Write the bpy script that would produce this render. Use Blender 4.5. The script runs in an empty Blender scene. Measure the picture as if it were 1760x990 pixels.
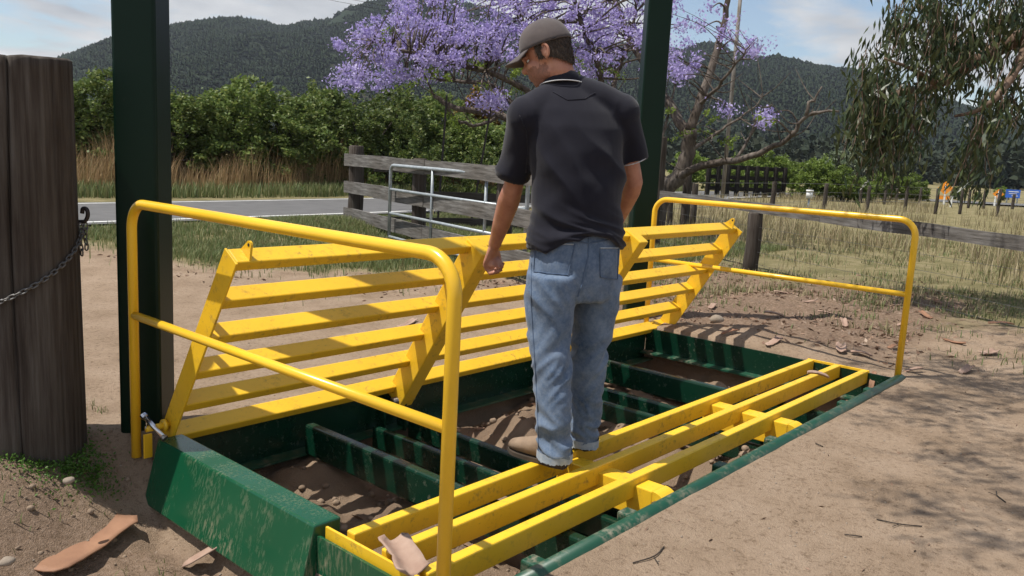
import bpy, bmesh, math, random
import numpy as np
from mathutils import Vector, Matrix, noise as mnoise
from mathutils.bvhtree import BVHTree

random.seed(7); RNG = np.random.default_rng(7)
scene = bpy.context.scene
COL = scene.collection

# ------------------------------------------------------------------ camera
F_PX = 1428.22
CAM = np.array([-1.6839, -2.1694, 1.3009])
cam_data = bpy.data.cameras.new('camera'); cam = bpy.data.objects.new('camera', cam_data)
COL.objects.link(cam)
cam.location = CAM
cam.rotation_euler = (1.412965, -0.050877, -0.845003)
cam_data.sensor_width = 36.0; cam_data.lens = F_PX / 1760 * 36
cam_data.clip_start = 0.05; cam_data.clip_end = 9000
scene.camera = cam

# ------------------------------------------------------------------ sky + sun
SUN = Vector((-0.37, 0.27, 1.0)).normalized()
world = bpy.data.worlds.new('World'); scene.world = world; world.use_nodes = True
nt = world.node_tree; nt.nodes.clear()
def WN(t, **k):
    n = nt.nodes.new(t)
    for a, b in k.items(): setattr(n, a, b)
    return n
sky = WN('ShaderNodeTexSky', sky_type='NISHITA', sun_disc=False)
sky.sun_elevation = math.asin(SUN.z); sky.sun_rotation = math.atan2(SUN.x, SUN.y)
sky.dust_density = 0.5
bg1 = WN('ShaderNodeBackground'); bg1.inputs[1].default_value = 0.115
nt.links.new(sky.outputs[0], bg1.inputs[0])
tc = WN('ShaderNodeTexCoord'); sep = WN('ShaderNodeSeparateXYZ')
nt.links.new(tc.outputs['Generated'], sep.inputs[0])
def WM(op, a, b):
    m = WN('ShaderNodeMath', operation=op)
    for i, v in ((0, a), (1, b)):
        if isinstance(v, (int, float)): m.inputs[i].default_value = v
        else: nt.links.new(v, m.inputs[i])
    return m.outputs[0]
zz = WM('ADD', WM('MAXIMUM', sep.outputs[2], 0.0), 0.16)
comb = WN('ShaderNodeCombineXYZ')
nt.links.new(WM('DIVIDE', sep.outputs[0], zz), comb.inputs[0])
nt.links.new(WM('DIVIDE', sep.outputs[1], zz), comb.inputs[1])
comb.inputs[2].default_value = 8.35
n1 = WN('ShaderNodeTexNoise'); n1.inputs['Scale'].default_value = 1.15; n1.inputs['Detail'].default_value = 8; n1.inputs['Roughness'].default_value = 0.56; n1.inputs['Distortion'].default_value = 0.3
nt.links.new(comb.outputs[0], n1.inputs['Vector'])
r1 = WN('ShaderNodeValToRGB'); r1.color_ramp.elements[0].position = 0.46; r1.color_ramp.elements[1].position = 0.56
nt.links.new(n1.outputs[0], r1.inputs[0])
n2 = WN('ShaderNodeTexNoise'); n2.inputs['Scale'].default_value = 2.1; n2.inputs['Detail'].default_value = 6
nt.links.new(comb.outputs[0], n2.inputs['Vector'])
r2 = WN('ShaderNodeValToRGB')
r2.color_ramp.elements[0].position = 0.3; r2.color_ramp.elements[0].color = (0.50, 0.53, 0.58, 1)
r2.color_ramp.elements[1].position = 0.68; r2.color_ramp.elements[1].color = (1.0, 1.0, 1.0, 1)
nt.links.new(n2.outputs[0], r2.inputs[0])
bg2 = WN('ShaderNodeBackground'); bg2.inputs[1].default_value = 0.76
nt.links.new(r2.outputs[0], bg2.inputs[0])
mx = WN('ShaderNodeMixShader'); wo = WN('ShaderNodeOutputWorld')
nt.links.new(r1.outputs[0], mx.inputs[0]); nt.links.new(bg1.outputs[0], mx.inputs[1]); nt.links.new(bg2.outputs[0], mx.inputs[2])
nt.links.new(mx.outputs[0], wo.inputs[0])

sun_d = bpy.data.lights.new('sun', 'SUN'); sun = bpy.data.objects.new('sun', sun_d); COL.objects.link(sun)
sun_d.energy = 5.0; sun_d.angle = math.radians(0.53); sun_d.color = (1.0, 0.95, 0.87)
sun.rotation_euler = SUN.to_track_quat('Z', 'Y').to_euler(); sun.location = (-8, 6, 20)
vs = scene.view_settings; vs.view_transform = 'Standard'; vs.look = 'None'; vs.exposure = 0.2; vs.gamma = 1.0; vs.use_curve_mapping = False

# ------------------------------------------------------------------ pixel helpers (for measuring the place)
ROT = np.array(cam.rotation_euler.to_matrix())
def ray(u, v): return ROT @ np.array([(u-880)/F_PX, -(v-495)/F_PX, -1.0])
def on_z(u, v, z=0.0):
    d = ray(u, v); return Vector(CAM + (z-CAM[2])/d[2]*d)
def at(u, v, dist):
    d = ray(u, v); return Vector(CAM + dist/math.hypot(d[0], d[1])*d)
FWD = np.array([math.sin(0.845003), math.cos(0.845003), 0.0]); RIGHT = np.array([FWD[1], -FWD[0], 0.0])
def at_depth(u, v, dep):
    d = ray(u, v); return Vector(CAM + dep/(d @ FWD)*d)

# ------------------------------------------------------------------ numpy value noise
_P = RNG.random((256, 256))
def vnoise(x, y):
    x = np.asarray(x, float); y = np.asarray(y, float)
    xi = np.floor(x).astype(int); yi = np.floor(y).astype(int); fx = x-xi; fy = y-yi
    fx = fx*fx*(3-2*fx); fy = fy*fy*(3-2*fy)
    a = _P[xi & 255, yi & 255]; b = _P[(xi+1) & 255, yi & 255]; c = _P[xi & 255, (yi+1) & 255]; d = _P[(xi+1) & 255, (yi+1) & 255]
    return (a*(1-fx)+b*fx)*(1-fy) + (c*(1-fx)+d*fx)*fy - 0.5
def fbm(x, y, o=4):
    s = 0; a = 1.0
    for k in range(o): s = s + a*vnoise(x*2**k + 17*k, y*2**k + 31*k); a *= 0.5
    return s
def sstep(a, b, x):
    t = np.clip((np.asarray(x, float)-a)/(b-a), 0, 1); return t*t*(3-2*t)

# ------------------------------------------------------------------ materials
def new_mat(name):
    m = bpy.data.materials.new(name); m.use_nodes = True
    t = m.node_tree; b = t.nodes['Principled BSDF']
    return m, t, b
def lk(t, a, b): t.links.new(a, b)
def noise_node(t, scale, detail=4, vec=None, rough=0.55, mapscale=None):
    n = t.nodes.new('ShaderNodeTexNoise'); n.inputs['Scale'].default_value = scale; n.inputs['Detail'].default_value = detail; n.inputs['Roughness'].default_value = rough
    if vec is None:
        c = t.nodes.new('ShaderNodeTexCoord'); vec = c.outputs['Object']
    if mapscale:
        mp = t.nodes.new('ShaderNodeMapping'); mp.inputs['Scale'].default_value = mapscale; lk(t, vec, mp.inputs[0]); vec = mp.outputs[0]
    lk(t, vec, n.inputs['Vector']); return n
def ramp(t, fac, stops):
    r = t.nodes.new('ShaderNodeValToRGB'); e = r.color_ramp.elements
    while len(e) < len(stops): e.new(0.5)
    for i, (p, c) in enumerate(stops):
        e[i].position = p; e[i].color = tuple(c) + (1,) if len(c) == 3 else c
    lk(t, fac, r.inputs[0]); return r
def mixc(t, fac, a, b):
    m = t.nodes.new('ShaderNodeMix'); m.data_type = 'RGBA'
    for i, v in ((0, fac), (6, a), (7, b)):
        if hasattr(v, 'links'): lk(t, v, m.inputs[i])
        elif i == 0: m.inputs[0].default_value = v
        else: m.inputs[i].default_value = tuple(v)+(1,)
    return m.outputs[2]
def bump(t, b, h, strength=0.3, dist=0.01):
    n = t.nodes.new('ShaderNodeBump'); n.inputs['Strength'].default_value = strength; n.inputs['Distance'].default_value = dist
    lk(t, h, n.inputs['Height']); lk(t, n.outputs[0], b.inputs['Normal'])
def plain(name, c1, c2=None, rough=0.6, scale=8, metal=0, spec=0.5, bumps=None, mapscale=None):
    m, t, b = new_mat(name)
    if c2 is None: c2 = tuple(x*0.7 for x in c1)
    n = noise_node(t, scale, 5, mapscale=mapscale)
    r = ramp(t, n.outputs[0], [(0.3, c2), (0.7, c1)])
    lk(t, r.outputs[0], b.inputs['Base Color']); b.inputs['Roughness'].default_value = rough; b.inputs['Metallic'].default_value = metal
    b.inputs['Specular IOR Level'].default_value = spec
    if bumps:
        n2 = noise_node(t, bumps[0], 6, mapscale=mapscale); bump(t, b, n2.outputs[0], bumps[1], bumps[2])
    return m
def painted(name, col, dirt, dirt_amt, rough=0.33, scuff=None, streak=(1, 1, 1), worldpos=True):
    """paint with grime patches and fine scratches"""
    m, t, b = new_mat(name)
    g = t.nodes.new('ShaderNodeNewGeometry'); pos = g.outputs['Position']
    n = noise_node(t, 3.2, 6, pos); base = ramp(t, n.outputs[0], [(0.3, tuple(x*0.86 for x in col)), (0.7, col)]).outputs[0]
    n2 = noise_node(t, 30, 7, pos, 0.7, mapscale=streak)
    d = ramp(t, n2.outputs[0], [(0.60-dirt_amt*0.25, (0, 0, 0)), (0.74-dirt_amt*0.2, (1, 1, 1))])
    n3 = noise_node(t, 5.0, 3, pos); d3 = ramp(t, n3.outputs[0], [(0.42, (0, 0, 0)), (0.66, (1, 1, 1))])
    mm = t.nodes.new('ShaderNodeMath'); mm.operation = 'MULTIPLY'; lk(t, d.outputs[0], mm.inputs[0]); lk(t, d3.outputs[0], mm.inputs[1])
    mk = t.nodes.new('ShaderNodeMath'); mk.operation = 'MULTIPLY'; lk(t, mm.outputs[0], mk.inputs[0]); mk.inputs[1].default_value = 0.75
    c = mixc(t, mk.outputs[0], base, dirt)
    if scuff:
        n4 = noise_node(t, 14, 8, pos, 0.8, mapscale=(1, 5, 3)); d4 = ramp(t, n4.outputs[0], [(0.61, (0, 0, 0)), (0.68, (0.9, 0.9, 0.9))])
        c = mixc(t, d4.outputs[0], c, scuff)
    lk(t, c, b.inputs['Base Color'])
    rr = t.nodes.new('ShaderNodeMapRange'); lk(t, mk.outputs[0], rr.inputs[0]); rr.inputs[3].default_value = rough; rr.inputs[4].default_value = 0.85
    lk(t, rr.outputs[0], b.inputs['Roughness'])
    n5 = noise_node(t, 60, 3, pos); bump(t, b, n5.outputs[0], 0.08, 0.004)
    if 'post' in name: b.inputs['Specular IOR Level'].default_value = 0.18
    return m
M = {}
M['yellow'] = painted('yellow_paint', (0.87, 0.53, 0.026), (0.22, 0.13, 0.05), 0.3, 0.36, (0.17, 0.10, 0.03))
M['yellow_rail'] = painted('yellow_rail_paint', (0.87, 0.52, 0.026), (0.25, 0.14, 0.04), -0.1, 0.28)
M['green'] = painted('green_paint', (0.003, 0.030, 0.016), (0.26, 0.24, 0.18), 0.1, 0.27)
M['green_dusty'] = painted('green_paint_dusty', (0.010, 0.066, 0.036), (0.32, 0.26, 0.19), 0.5, 0.4)
M['green_streak'] = painted('green_paint_streaked', (0.006, 0.078, 0.034), (0.27, 0.24, 0.15), 0.4, 0.24, None, (2.6, 2.6, 0.5))
M['green_post'] = painted('post_green_paint', (0.002, 0.015, 0.008), (0.06, 0.06, 0.05), -0.2, 0.38)
M['steel'] = plain('bright_steel', (0.75, 0.75, 0.77), (0.5, 0.5, 0.52), 0.22, 30, 1.0)
M['bolt'] = plain('bolt_steel', (0.35, 0.34, 0.32), (0.18, 0.15, 0.12), 0.4, 60, 0.9)
M['galv'] = plain('galvanised_steel', (0.42, 0.46, 0.48), (0.28, 0.31, 0.33), 0.5, 14, 0.35)
M['chain'] = plain('chain_iron', (0.20, 0.20, 0.20), (0.09, 0.08, 0.07), 0.5, 50, 0.7)
M['rust'] = plain('dark_iron', (0.05, 0.04, 0.035), (0.025, 0.02, 0.02), 0.6, 40, 0.4)
def wood(name, c1, c2, axis_scale, dark=(0.03, 0.025, 0.02)):
    m, t, b = new_mat(name)
    n = noise_node(t, 6, 8, mapscale=axis_scale, rough=0.65); r = ramp(t, n.outputs[0], [(0.25, dark), (0.42, c2), (0.7, c1)])
    n2 = noise_node(t, 1.6, 3); r2 = ramp(t, n2.outputs[0], [(0.35, (0.6, 0.55, 0.5)), (0.65, (1, 1, 1))])
    mlt = t.nodes.new('ShaderNodeMix'); mlt.data_type = 'RGBA'; mlt.blend_type = 'MULTIPLY'; mlt.inputs[0].default_value = 0.8
    lk(t, r.outputs[0], mlt.inputs[6]); lk(t, r2.outputs[0], mlt.inputs[7]); lk(t, mlt.outputs[2], b.inputs['Base Color'])
    b.inputs['Roughness'].default_value = 0.9; b.inputs['Specular IOR Level'].default_value = 0.15
    bump(t, b, n.outputs[0], 0.6, 0.012); return m
M['wood_v'] = wood('weathered_post', (0.125, 0.112, 0.098), (0.062, 0.050, 0.042), (7, 7, 0.3))
M['wood_x'] = wood('weathered_rail', (0.25, 0.24, 0.225), (0.125, 0.117, 0.108), (0.5, 6, 6))
M['wood_rail_dark'] = wood('dark_weathered_rail', (0.10, 0.09, 0.08), (0.055, 0.048, 0.042), (0.5, 6, 6))
M['wood_dark'] = wood('dark_rail', (0.035, 0.03, 0.026), (0.018, 0.016, 0.014), (1, 4, 4))
M['bark_jac'] = wood('jacaranda_bark', (0.215, 0.185, 0.16), (0.10, 0.082, 0.068), (3, 3, 0.8))
M['bark_gum'] = wood('gum_bark', (0.33, 0.25, 0.19), (0.17, 0.115, 0.085), (2, 2, 0.6))
M['bark_dark'] = wood('tree_bark', (0.10, 0.085, 0.07), (0.05, 0.042, 0.035), (3, 3, 0.6))
def leafmat(name, cols, trans=0.35, rough=0.5, vary=False):
    m, t, b = new_mat(name)
    g = t.nodes.new('ShaderNodeNewGeometry')
    k = len(cols); r = ramp(t, g.outputs['Random Per Island'], [(i/(k-1), c) for i, c in enumerate(cols)])
    oi = t.nodes.new('ShaderNodeObjectInfo'); mr = t.nodes.new('ShaderNodeMapRange'); lk(t, oi.outputs['Random'], mr.inputs[0]); mr.inputs[3].default_value = 0.72; mr.inputs[4].default_value = 1.25
    hs = t.nodes.new('ShaderNodeHueSaturation'); lk(t, r.outputs[0], hs.inputs['Color'])
    if vary: lk(t, mr.outputs[0], hs.inputs['Value'])
    r = hs
    lk(t, r.outputs[0], b.inputs['Base Color']); b.inputs['Roughness'].default_value = rough; b.inputs['Specular IOR Level'].default_value = 0.3
    tr = t.nodes.new('ShaderNodeBsdfTranslucent'); lk(t, r.outputs[0], tr.inputs[0])
    mxs = t.nodes.new('ShaderNodeMixShader'); mxs.inputs[0].default_value = trans
    lk(t, b.outputs[0], mxs.inputs[1]); lk(t, tr.outputs[0], mxs.inputs[2]); lk(t, mxs.outputs[0], t.nodes['Material Output'].inputs[0])
    return m
M['leaf'] = leafmat('hedge_leaf', [(0.065, 0.11, 0.024), (0.14, 0.19, 0.045), (0.10, 0.15, 0.034), (0.24, 0.26, 0.075)], vary=True)
M['leaf2'] = leafmat('paddock_tree_leaf', [(0.09, 0.15, 0.022), (0.19, 0.25, 0.05), (0.13, 0.19, 0.03)], vary=True)
M['leaf_rust'] = leafmat('rust_leaf', [(0.16, 0.08, 0.015), (0.22, 0.13, 0.03), (0.1, 0.09, 0.02)])
M['leaf_pale'] = leafmat('pale_leaf', [(0.12, 0.16, 0.09), (0.20, 0.24, 0.15)])
M['gumleaf'] = leafmat('gum_leaf', [(0.026, 0.044, 0.02), (0.055, 0.078, 0.034), (0.10, 0.11, 0.04), (0.036, 0.056, 0.026)], 0.2, 0.35)
M['flower'] = leafmat('jacaranda_flower', [(0.40, 0.33, 0.66), (0.52, 0.45, 0.78), (0.32, 0.25, 0.56), (0.66, 0.60, 0.86)], 0.4)
M['fern'] = leafmat('jacaranda_leaf', [(0.16, 0.24, 0.03), (0.24, 0.32, 0.05)], 0.4)
M['grass'] = leafmat('grass_blade', [(0.10, 0.15, 0.048), (0.16, 0.20, 0.075), (0.25, 0.235, 0.11), (0.12, 0.17, 0.055)], 0.3, 0.6)
M['drygrass'] = leafmat('dry_grass_blade', [(0.36, 0.30, 0.17), (0.25, 0.22, 0.11), (0.44, 0.37, 0.23), (0.28, 0.21, 0.12)], 0.3, 0.7)
M['browngrass'] = leafmat('brown_tall_grass', [(0.34, 0.22, 0.11), (0.44, 0.30, 0.16), (0.27, 0.18, 0.085), (0.30, 0.25, 0.11)], 0.3, 0.7)
M['weed'] = leafmat('weed_leaf', [(0.06, 0.14, 0.02), (0.10, 0.19, 0.03)], 0.3)
M['hillleaf'] = leafmat('hill_forest_leaf', [(0.018, 0.028, 0.016), (0.024, 0.034, 0.019), (0.034, 0.041, 0.024), (0.020, 0.030, 0.020)], 0.0, 0.9)
M['litter'] = leafmat('leaf_litter', [(0.20, 0.12, 0.08), (0.30, 0.20, 0.14), (0.14, 0.085, 0.055), (0.38, 0.29, 0.22)], 0.05, 0.8)
M['barkstrip'] = plain('shed_bark_orange', (0.33, 0.175, 0.10), (0.21, 0.105, 0.06), 0.75, 5, bumps=(18, 0.4, 0.01))
M['barkpale'] = plain('shed_bark_pink', (0.42, 0.30, 0.23), (0.26, 0.16, 0.115), 0.8, 9, bumps=(22, 0.4, 0.008))
M['stone'] = plain('field_stone', (0.34, 0.28, 0.22), (0.2, 0.16, 0.12), 0.9, 12, bumps=(20, 0.5, 0.01))
M['white'] = plain('white_paint', (0.78, 0.78, 0.76), (0.6, 0.6, 0.58), 0.5, 6)
M['orange'] = plain('sign_orange', (0.85, 0.30, 0.015), (0.75, 0.25, 0.01), 0.4, 3)
M['black'] = plain('sign_black', (0.015, 0.015, 0.015), (0.01, 0.01, 0.01), 0.5, 3)
M['blue'] = plain('sign_blue', (0.03, 0.13, 0.55), (0.025, 0.10, 0.45), 0.4, 3)
M['wire'] = plain('fence_wire', (0.22, 0.22, 0.21), (0.12, 0.11, 0.1), 0.5, 20, 0.6)
M['polewood'] = wood('pole_wood', (0.36, 0.34, 0.32), (0.22, 0.2, 0.18), (4, 4, 0.3))
# ground: dirt / grass / pit soil mixed by attributes that follow what lies there
def ground_material():
    m, t, b = new_mat('ground_soil')
    g = t.nodes.new('ShaderNodeNewGeometry'); pos = g.outputs['Position']
    a = t.nodes.new('ShaderNodeAttribute'); a.attribute_name = 'cover'
    sp = t.nodes.new('ShaderNodeSeparateColor'); lk(t, a.outputs['Color'], sp.inputs[0])
    n1 = noise_node(t, 2.2, 7, pos, 0.62); n2 = noise_node(t, 42, 6, pos, 0.7); n3 = noise_node(t, 0.55, 4, pos)
    n4 = noise_node(t, 150, 3, pos, 0.7)
    dirt = ramp(t, n1.outputs[0], [(0.28, (0.265, 0.19, 0.128)), (0.5, (0.365, 0.27, 0.19)), (0.72, (0.425, 0.322, 0.235))]).outputs[0]
    spk = ramp(t, n2.outputs[0], [(0.33, (0.42, 0.38, 0.34)), (0.47, (0.92, 0.91, 0.9)), (0.64, (1.0, 1.0, 1.0)), (0.76, (1.3, 1.28, 1.25))]).outputs[0]
    ml = t.nodes.new('ShaderNodeMix'); ml.data_type = 'RGBA'; ml.blend_type = 'MULTIPLY'; ml.inputs[0].default_value = 0.75
    lk(t, dirt, ml.inputs[6]); lk(t, spk, ml.inputs[7]); dirt = ml.outputs[2]
    gn = noise_node(t, 330, 4, pos, 0.75); grit = ramp(t, gn.outputs[0], [(0.32, (0.5, 0.47, 0.44)), (0.46, (0.95, 0.95, 0.95)), (0.6, (1.05, 1.05, 1.05)), (0.72, (1.5, 1.47, 1.42))]).outputs[0]
    m2 = t.nodes.new('ShaderNodeMix'); m2.data_type = 'RGBA'; m2.blend_type = 'MULTIPLY'; m2.inputs[0].default_value = 0.8; lk(t, dirt, m2.inputs[6]); lk(t, grit, m2.inputs[7]); dirt = m2.outputs[2]
    gr = ramp(t, n1.outputs[0], [(0.3, (0.13, 0.12, 0.055)), (0.5, (0.21, 0.18, 0.09)), (0.7, (0.29, 0.24, 0.14))]).outputs[0]
    lit = ramp(t, n2.outputs[0], [(0.3, (0.09, 0.06, 0.04)), (0.5, (0.22, 0.15, 0.105)), (0.68, (0.34, 0.25, 0.185))]).outputs[0]
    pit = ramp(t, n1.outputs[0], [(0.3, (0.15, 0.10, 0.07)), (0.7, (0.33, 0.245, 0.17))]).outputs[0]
    def thresh(src, soft=0.25):
        ad = t.nodes.new('ShaderNodeMath'); ad.operation = 'ADD'; lk(t, src, ad.inputs[0])
        mu = t.nodes.new('ShaderNodeMath'); mu.operation = 'MULTIPLY_ADD'; lk(t, n2.outputs[0], mu.inputs[0]); mu.inputs[1].default_value = 0.9; mu.inputs[2].default_value = -0.45
        lk(t, mu.outputs[0], ad.inputs[1])
        return ramp(t, ad.outputs[0], [(0.5-soft, (0, 0, 0)), (0.5+soft, (1, 1, 1))]).outputs[0]
    c = mixc(t, thresh(sp.outputs[0]), dirt, gr)
    c = mixc(t, thresh(sp.outputs[1]), c, lit)
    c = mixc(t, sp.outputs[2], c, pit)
    lk(t, c, b.inputs['Base Color']); b.inputs['Roughness'].default_value = 0.95; b.inputs['Specular IOR Level'].default_value = 0.1
    ad = t.nodes.new('ShaderNodeMath'); ad.operation = 'ADD'; lk(t, n2.outputs[0], ad.inputs[0]); lk(t, n4.outputs[0], ad.inputs[1])
    bump(t, b, ad.outputs[0], 0.9, 0.014)
    return m
M['ground'] = ground_material()
M['asphalt'] = plain('asphalt', (0.125, 0.122, 0.12), (0.09, 0.088, 0.086), 0.9, 3, bumps=(120, 0.3, 0.005))
M['line'] = plain('road_line_paint', (0.75, 0.75, 0.72), (0.55, 0.55, 0.52), 0.7, 5)
def hillmat():
    m, t, b = new_mat('hill_ground')
    g = t.nodes.new('ShaderNodeNewGeometry'); pos = g.outputs['Position']
    vo = t.nodes.new('ShaderNodeTexVoronoi'); vo.inputs['Scale'].default_value = 0.16; lk(t, pos, vo.inputs['Vector'])
    n = noise_node(t, 0.02, 6, pos); c1 = ramp(t, n.outputs[0], [(0.35, (0.018, 0.028, 0.016)), (0.6, (0.028, 0.037, 0.021)), (0.72, (0.055, 0.045, 0.034))]).outputs[0]
    lk(t, c1, b.inputs['Base Color']); b.inputs['Roughness'].default_value = 0.95; b.inputs['Specular IOR Level'].default_value = 0.05
    inv = t.nodes.new('ShaderNodeMath'); inv.operation = 'SUBTRACT'; inv.inputs[0].default_value = 1.0; lk(t, vo.outputs['Distance'], inv.inputs[1]); bump(t, b, inv.outputs[0], 1.0, 2.0); return m
M['hill'] = hillmat()
M['hillcrown'] = plain('hill_crowns', (0.022, 0.032, 0.017), (0.012, 0.020, 0.011), 0.95, 0.03, 0, 0.05)
# clothes / skin
def cloth(name, c1, c2, scale, weave=900, rough=0.85, fade=None):
    m, t, b = new_mat(name)
    n = noise_node(t, scale, 6); c = ramp(t, n.outputs[0], [(0.3, c2), (0.7, c1)]).outputs[0]
    if fade:
        n2 = noise_node(t, 60, 4, rough=0.75); r2 = ramp(t, n2.outputs[0], [(0.35, (0, 0, 0)), (0.75, (1, 1, 1))]); 
        mk = t.nodes.new('ShaderNodeMath'); mk.operation = 'MULTIPLY'; lk(t, r2.outputs[0], mk.inputs[0]); mk.inputs[1].default_value = 0.36
        c = mixc(t, mk.outputs[0], c, fade)
    lk(t, c, b.inputs['Base Color']); b.inputs['Roughness'].default_value = rough; b.inputs['Specular IOR Level'].default_value = 0.15
    b.inputs['Sheen Weight'].default_value = 0.15
    w = noise_node(t, weave, 2); bump(t, b, w.outputs[0], 0.25, 0.001); return m
M['shirt'] = cloth('charcoal_polo_cotton', (0.014, 0.014, 0.022), (0.009, 0.009, 0.016), 6)
M['stripe'] = cloth('pale_trim', (0.55, 0.55, 0.56), (0.42, 0.42, 0.44), 30)
M['jeans'] = cloth('faded_denim', (0.13, 0.18, 0.265), (0.045, 0.08, 0.145), 9, 700, 0.85, (0.30, 0.35, 0.41))
M['denim_seam'] = cloth('denim_seam', (0.10, 0.145, 0.22), (0.06, 0.09, 0.15), 40)
M['denim_pale'] = cloth('denim_frayed', (0.36, 0.41, 0.47), (0.22, 0.27, 0.34), 40)
M['cap'] = cloth('faded_cap_cotton', (0.115, 0.095, 0.09), (0.075, 0.064, 0.064), 9)
M['cap_dark'] = cloth('cap_underside', (0.03, 0.03, 0.033), (0.02, 0.02, 0.023), 20)
M['boot'] = plain('dusty_suede_boot', (0.30, 0.215, 0.145), (0.17, 0.115, 0.075), 0.85, 14, bumps=(60, 0.3, 0.004))
M['sole'] = plain('boot_sole', (0.07, 0.05, 0.035), (0.04, 0.03, 0.02), 0.9, 20)
def skinmat():
    m, t, b = new_mat('sunburnt_skin')
    n = noise_node(t, 14, 5); c = ramp(t, n.outputs[0], [(0.28, (0.30, 0.12, 0.075)), (0.5, (0.41, 0.185, 0.12)), (0.72, (0.50, 0.255, 0.175))]).outputs[0]
    lk(t, c, b.inputs['Base Color']); b.inputs['Roughness'].default_value = 0.5
    b.inputs['Subsurface Weight'].default_value = 0.12; b.inputs['Subsurface Radius'].default_value = (0.01, 0.004, 0.002); b.inputs['Subsurface Scale'].default_value = 0.6
    n2 = noise_node(t, 220, 3); bump(t, b, n2.outputs[0], 0.15, 0.002); return m
M['skin'] = skinmat()
M['beard'] = plain('stubble', (0.12, 0.07, 0.045), (0.07, 0.04, 0.03), 0.8, 80)
M['hair'] = plain('dark_brown_hair', (0.045, 0.032, 0.022), (0.02, 0.014, 0.01), 0.55, 40, bumps=(90, 0.8, 0.006))
M['ring'] = M['steel']

# ------------------------------------------------------------------ mesh helpers
def link(name, me, mat, parent=None, smooth=False):
    o = bpy.data.objects.new(name, me); COL.objects.link(o)
    if mat is not None and not me.materials: me.materials.append(M[mat] if isinstance(mat, str) else mat)
    if parent is not None: o.parent = parent
    if smooth:
        me.polygons.foreach_set('use_smooth', [True]*len(me.polygons))
    return o
class MB:
    def __init__(self): self.v = []; self.f = []
    def add(self, vs, fs):
        k = len(self.v); self.v += [tuple(p) for p in vs]; self.f += [tuple(i+k for i in f) for f in fs]; return self
    def box(self, lo, hi):
        (a, b, c), (d, e, f) = lo, hi
        return self.add([(a,b,c),(d,b,c),(d,e,c),(a,e,c),(a,b,f),(d,b,f),(d,e,f),(a,e,f)], [(3,2,1,0),(4,5,6,7),(0,1,5,4),(1,2,6,5),(2,3,7,6),(3,0,4,7)])
    def obox(self, o, ax, ay, az):
        o = Vector(o); ax = Vector(ax); ay = Vector(ay); az = Vector(az)
        vs = [o, o+ax, o+ax+ay, o+ay, o+az, o+ax+az, o+ax+ay+az, o+ay+az]
        fs = [(3,2,1,0),(4,5,6,7),(0,1,5,4),(1,2,6,5),(2,3,7,6),(3,0,4,7)]
        if ax.cross(ay).dot(az) < 0: fs = [tuple(reversed(f)) for f in fs]
        return self.add(vs, fs)
    def tube(self, path, rad, n=10, cap=True):
        path = [Vector(p) for p in path]; k = len(path)
        rad = [rad]*k if isinstance(rad, (int, float)) else rad
        up = None; base = len(self.v)
        for i, p in enumerate(path):
            t = (path[min(i+1, k-1)] - path[max(i-1, 0)]).normalized()
            if up is None:
                up = t.orthogonal().normalized()
            else: up = (up - t*up.dot(t)); up = up.normalized() if up.length > 1e-6 else t.orthogonal().normalized()
            w = t.cross(up)
            for j in range(n):
                a = 2*math.pi*j/n; self.v.append(tuple(p + (up*math.cos(a) + w*math.sin(a))*rad[i]))
        for i in range(k-1):
            for j in range(n):
                a = base+i*n+j; b = base+i*n+(j+1) % n; self.f.append((a, b, b+n, a+n))
        if cap:
            self.f.append(tuple(base+j for j in reversed(range(n)))); self.f.append(tuple(base+(k-1)*n+j for j in range(n)))
        return self
    def loft(self, rings, n=20):
        """rings: (centre, axis_a vec, axis_b vec) ellipses"""
        base = len(self.v); k = len(rings)
        for c, a, b in rings:
            c = Vector(c); a = Vector(a); b = Vector(b)
            for j in range(n):
                t = 2*math.pi*j/n; self.v.append(tuple(c + a*math.cos(t) + b*math.sin(t)))
        for i in range(k-1):
            for j in range(n):
                p = base+i*n+j; q = base+i*n+(j+1) % n; self.f.append((p, q, q+n, p+n))
        self.f.append(tuple(base+j for j in reversed(range(n)))); self.f.append(tuple(base+(k-1)*n+j for j in range(n)))
        return self
    def ball(self, c, ax, ay, az, n=16, m=10):
        c = Vector(c); ax = Vector(ax); ay = Vector(ay); az = Vector(az); base = len(self.v)
        self.v.append(tuple(c-az))
        for i in range(1, m):
            ph = -math.pi/2 + math.pi*i/m
            for j in range(n):
                t = 2*math.pi*j/n; self.v.append(tuple(c + (ax*math.cos(t)+ay*math.sin(t))*math.cos(ph) + az*math.sin(ph)))
        self.v.append(tuple(c+az)); top = len(self.v)-1
        for j in range(n): self.f.append((base, base+1+(j+1) % n, base+1+j))
        for i in range(m-2):
            for j in range(n):
                p = base+1+i*n+j; q = base+1+i*n+(j+1) % n; self.f.append((p, q, q+n, p+n))
        for j in range(n): self.f.append((top, base+1+(m-2)*n+j, base+1+(m-2)*n+(j+1) % n))
        return self
    def mesh(self, name):
        me = bpy.data.meshes.new(name); me.from_pydata(self.v, [], self.f); me.update(); return me
    def build(self, name, mat, parent=None, smooth=False, bevel=0):
        me = self.mesh(name)
        if bevel:
            bm = bmesh.new(); bm.from_mesh(me); bmesh.ops.recalc_face_normals(bm, faces=bm.faces)
            bmesh.ops.bevel(bm, geom=[e for e in bm.edges], offset=bevel, segments=2, affect='EDGES', profile=0.5)
            bm.to_mesh(me); bm.free()
        return link(name, me, mat, parent, smooth)
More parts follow.
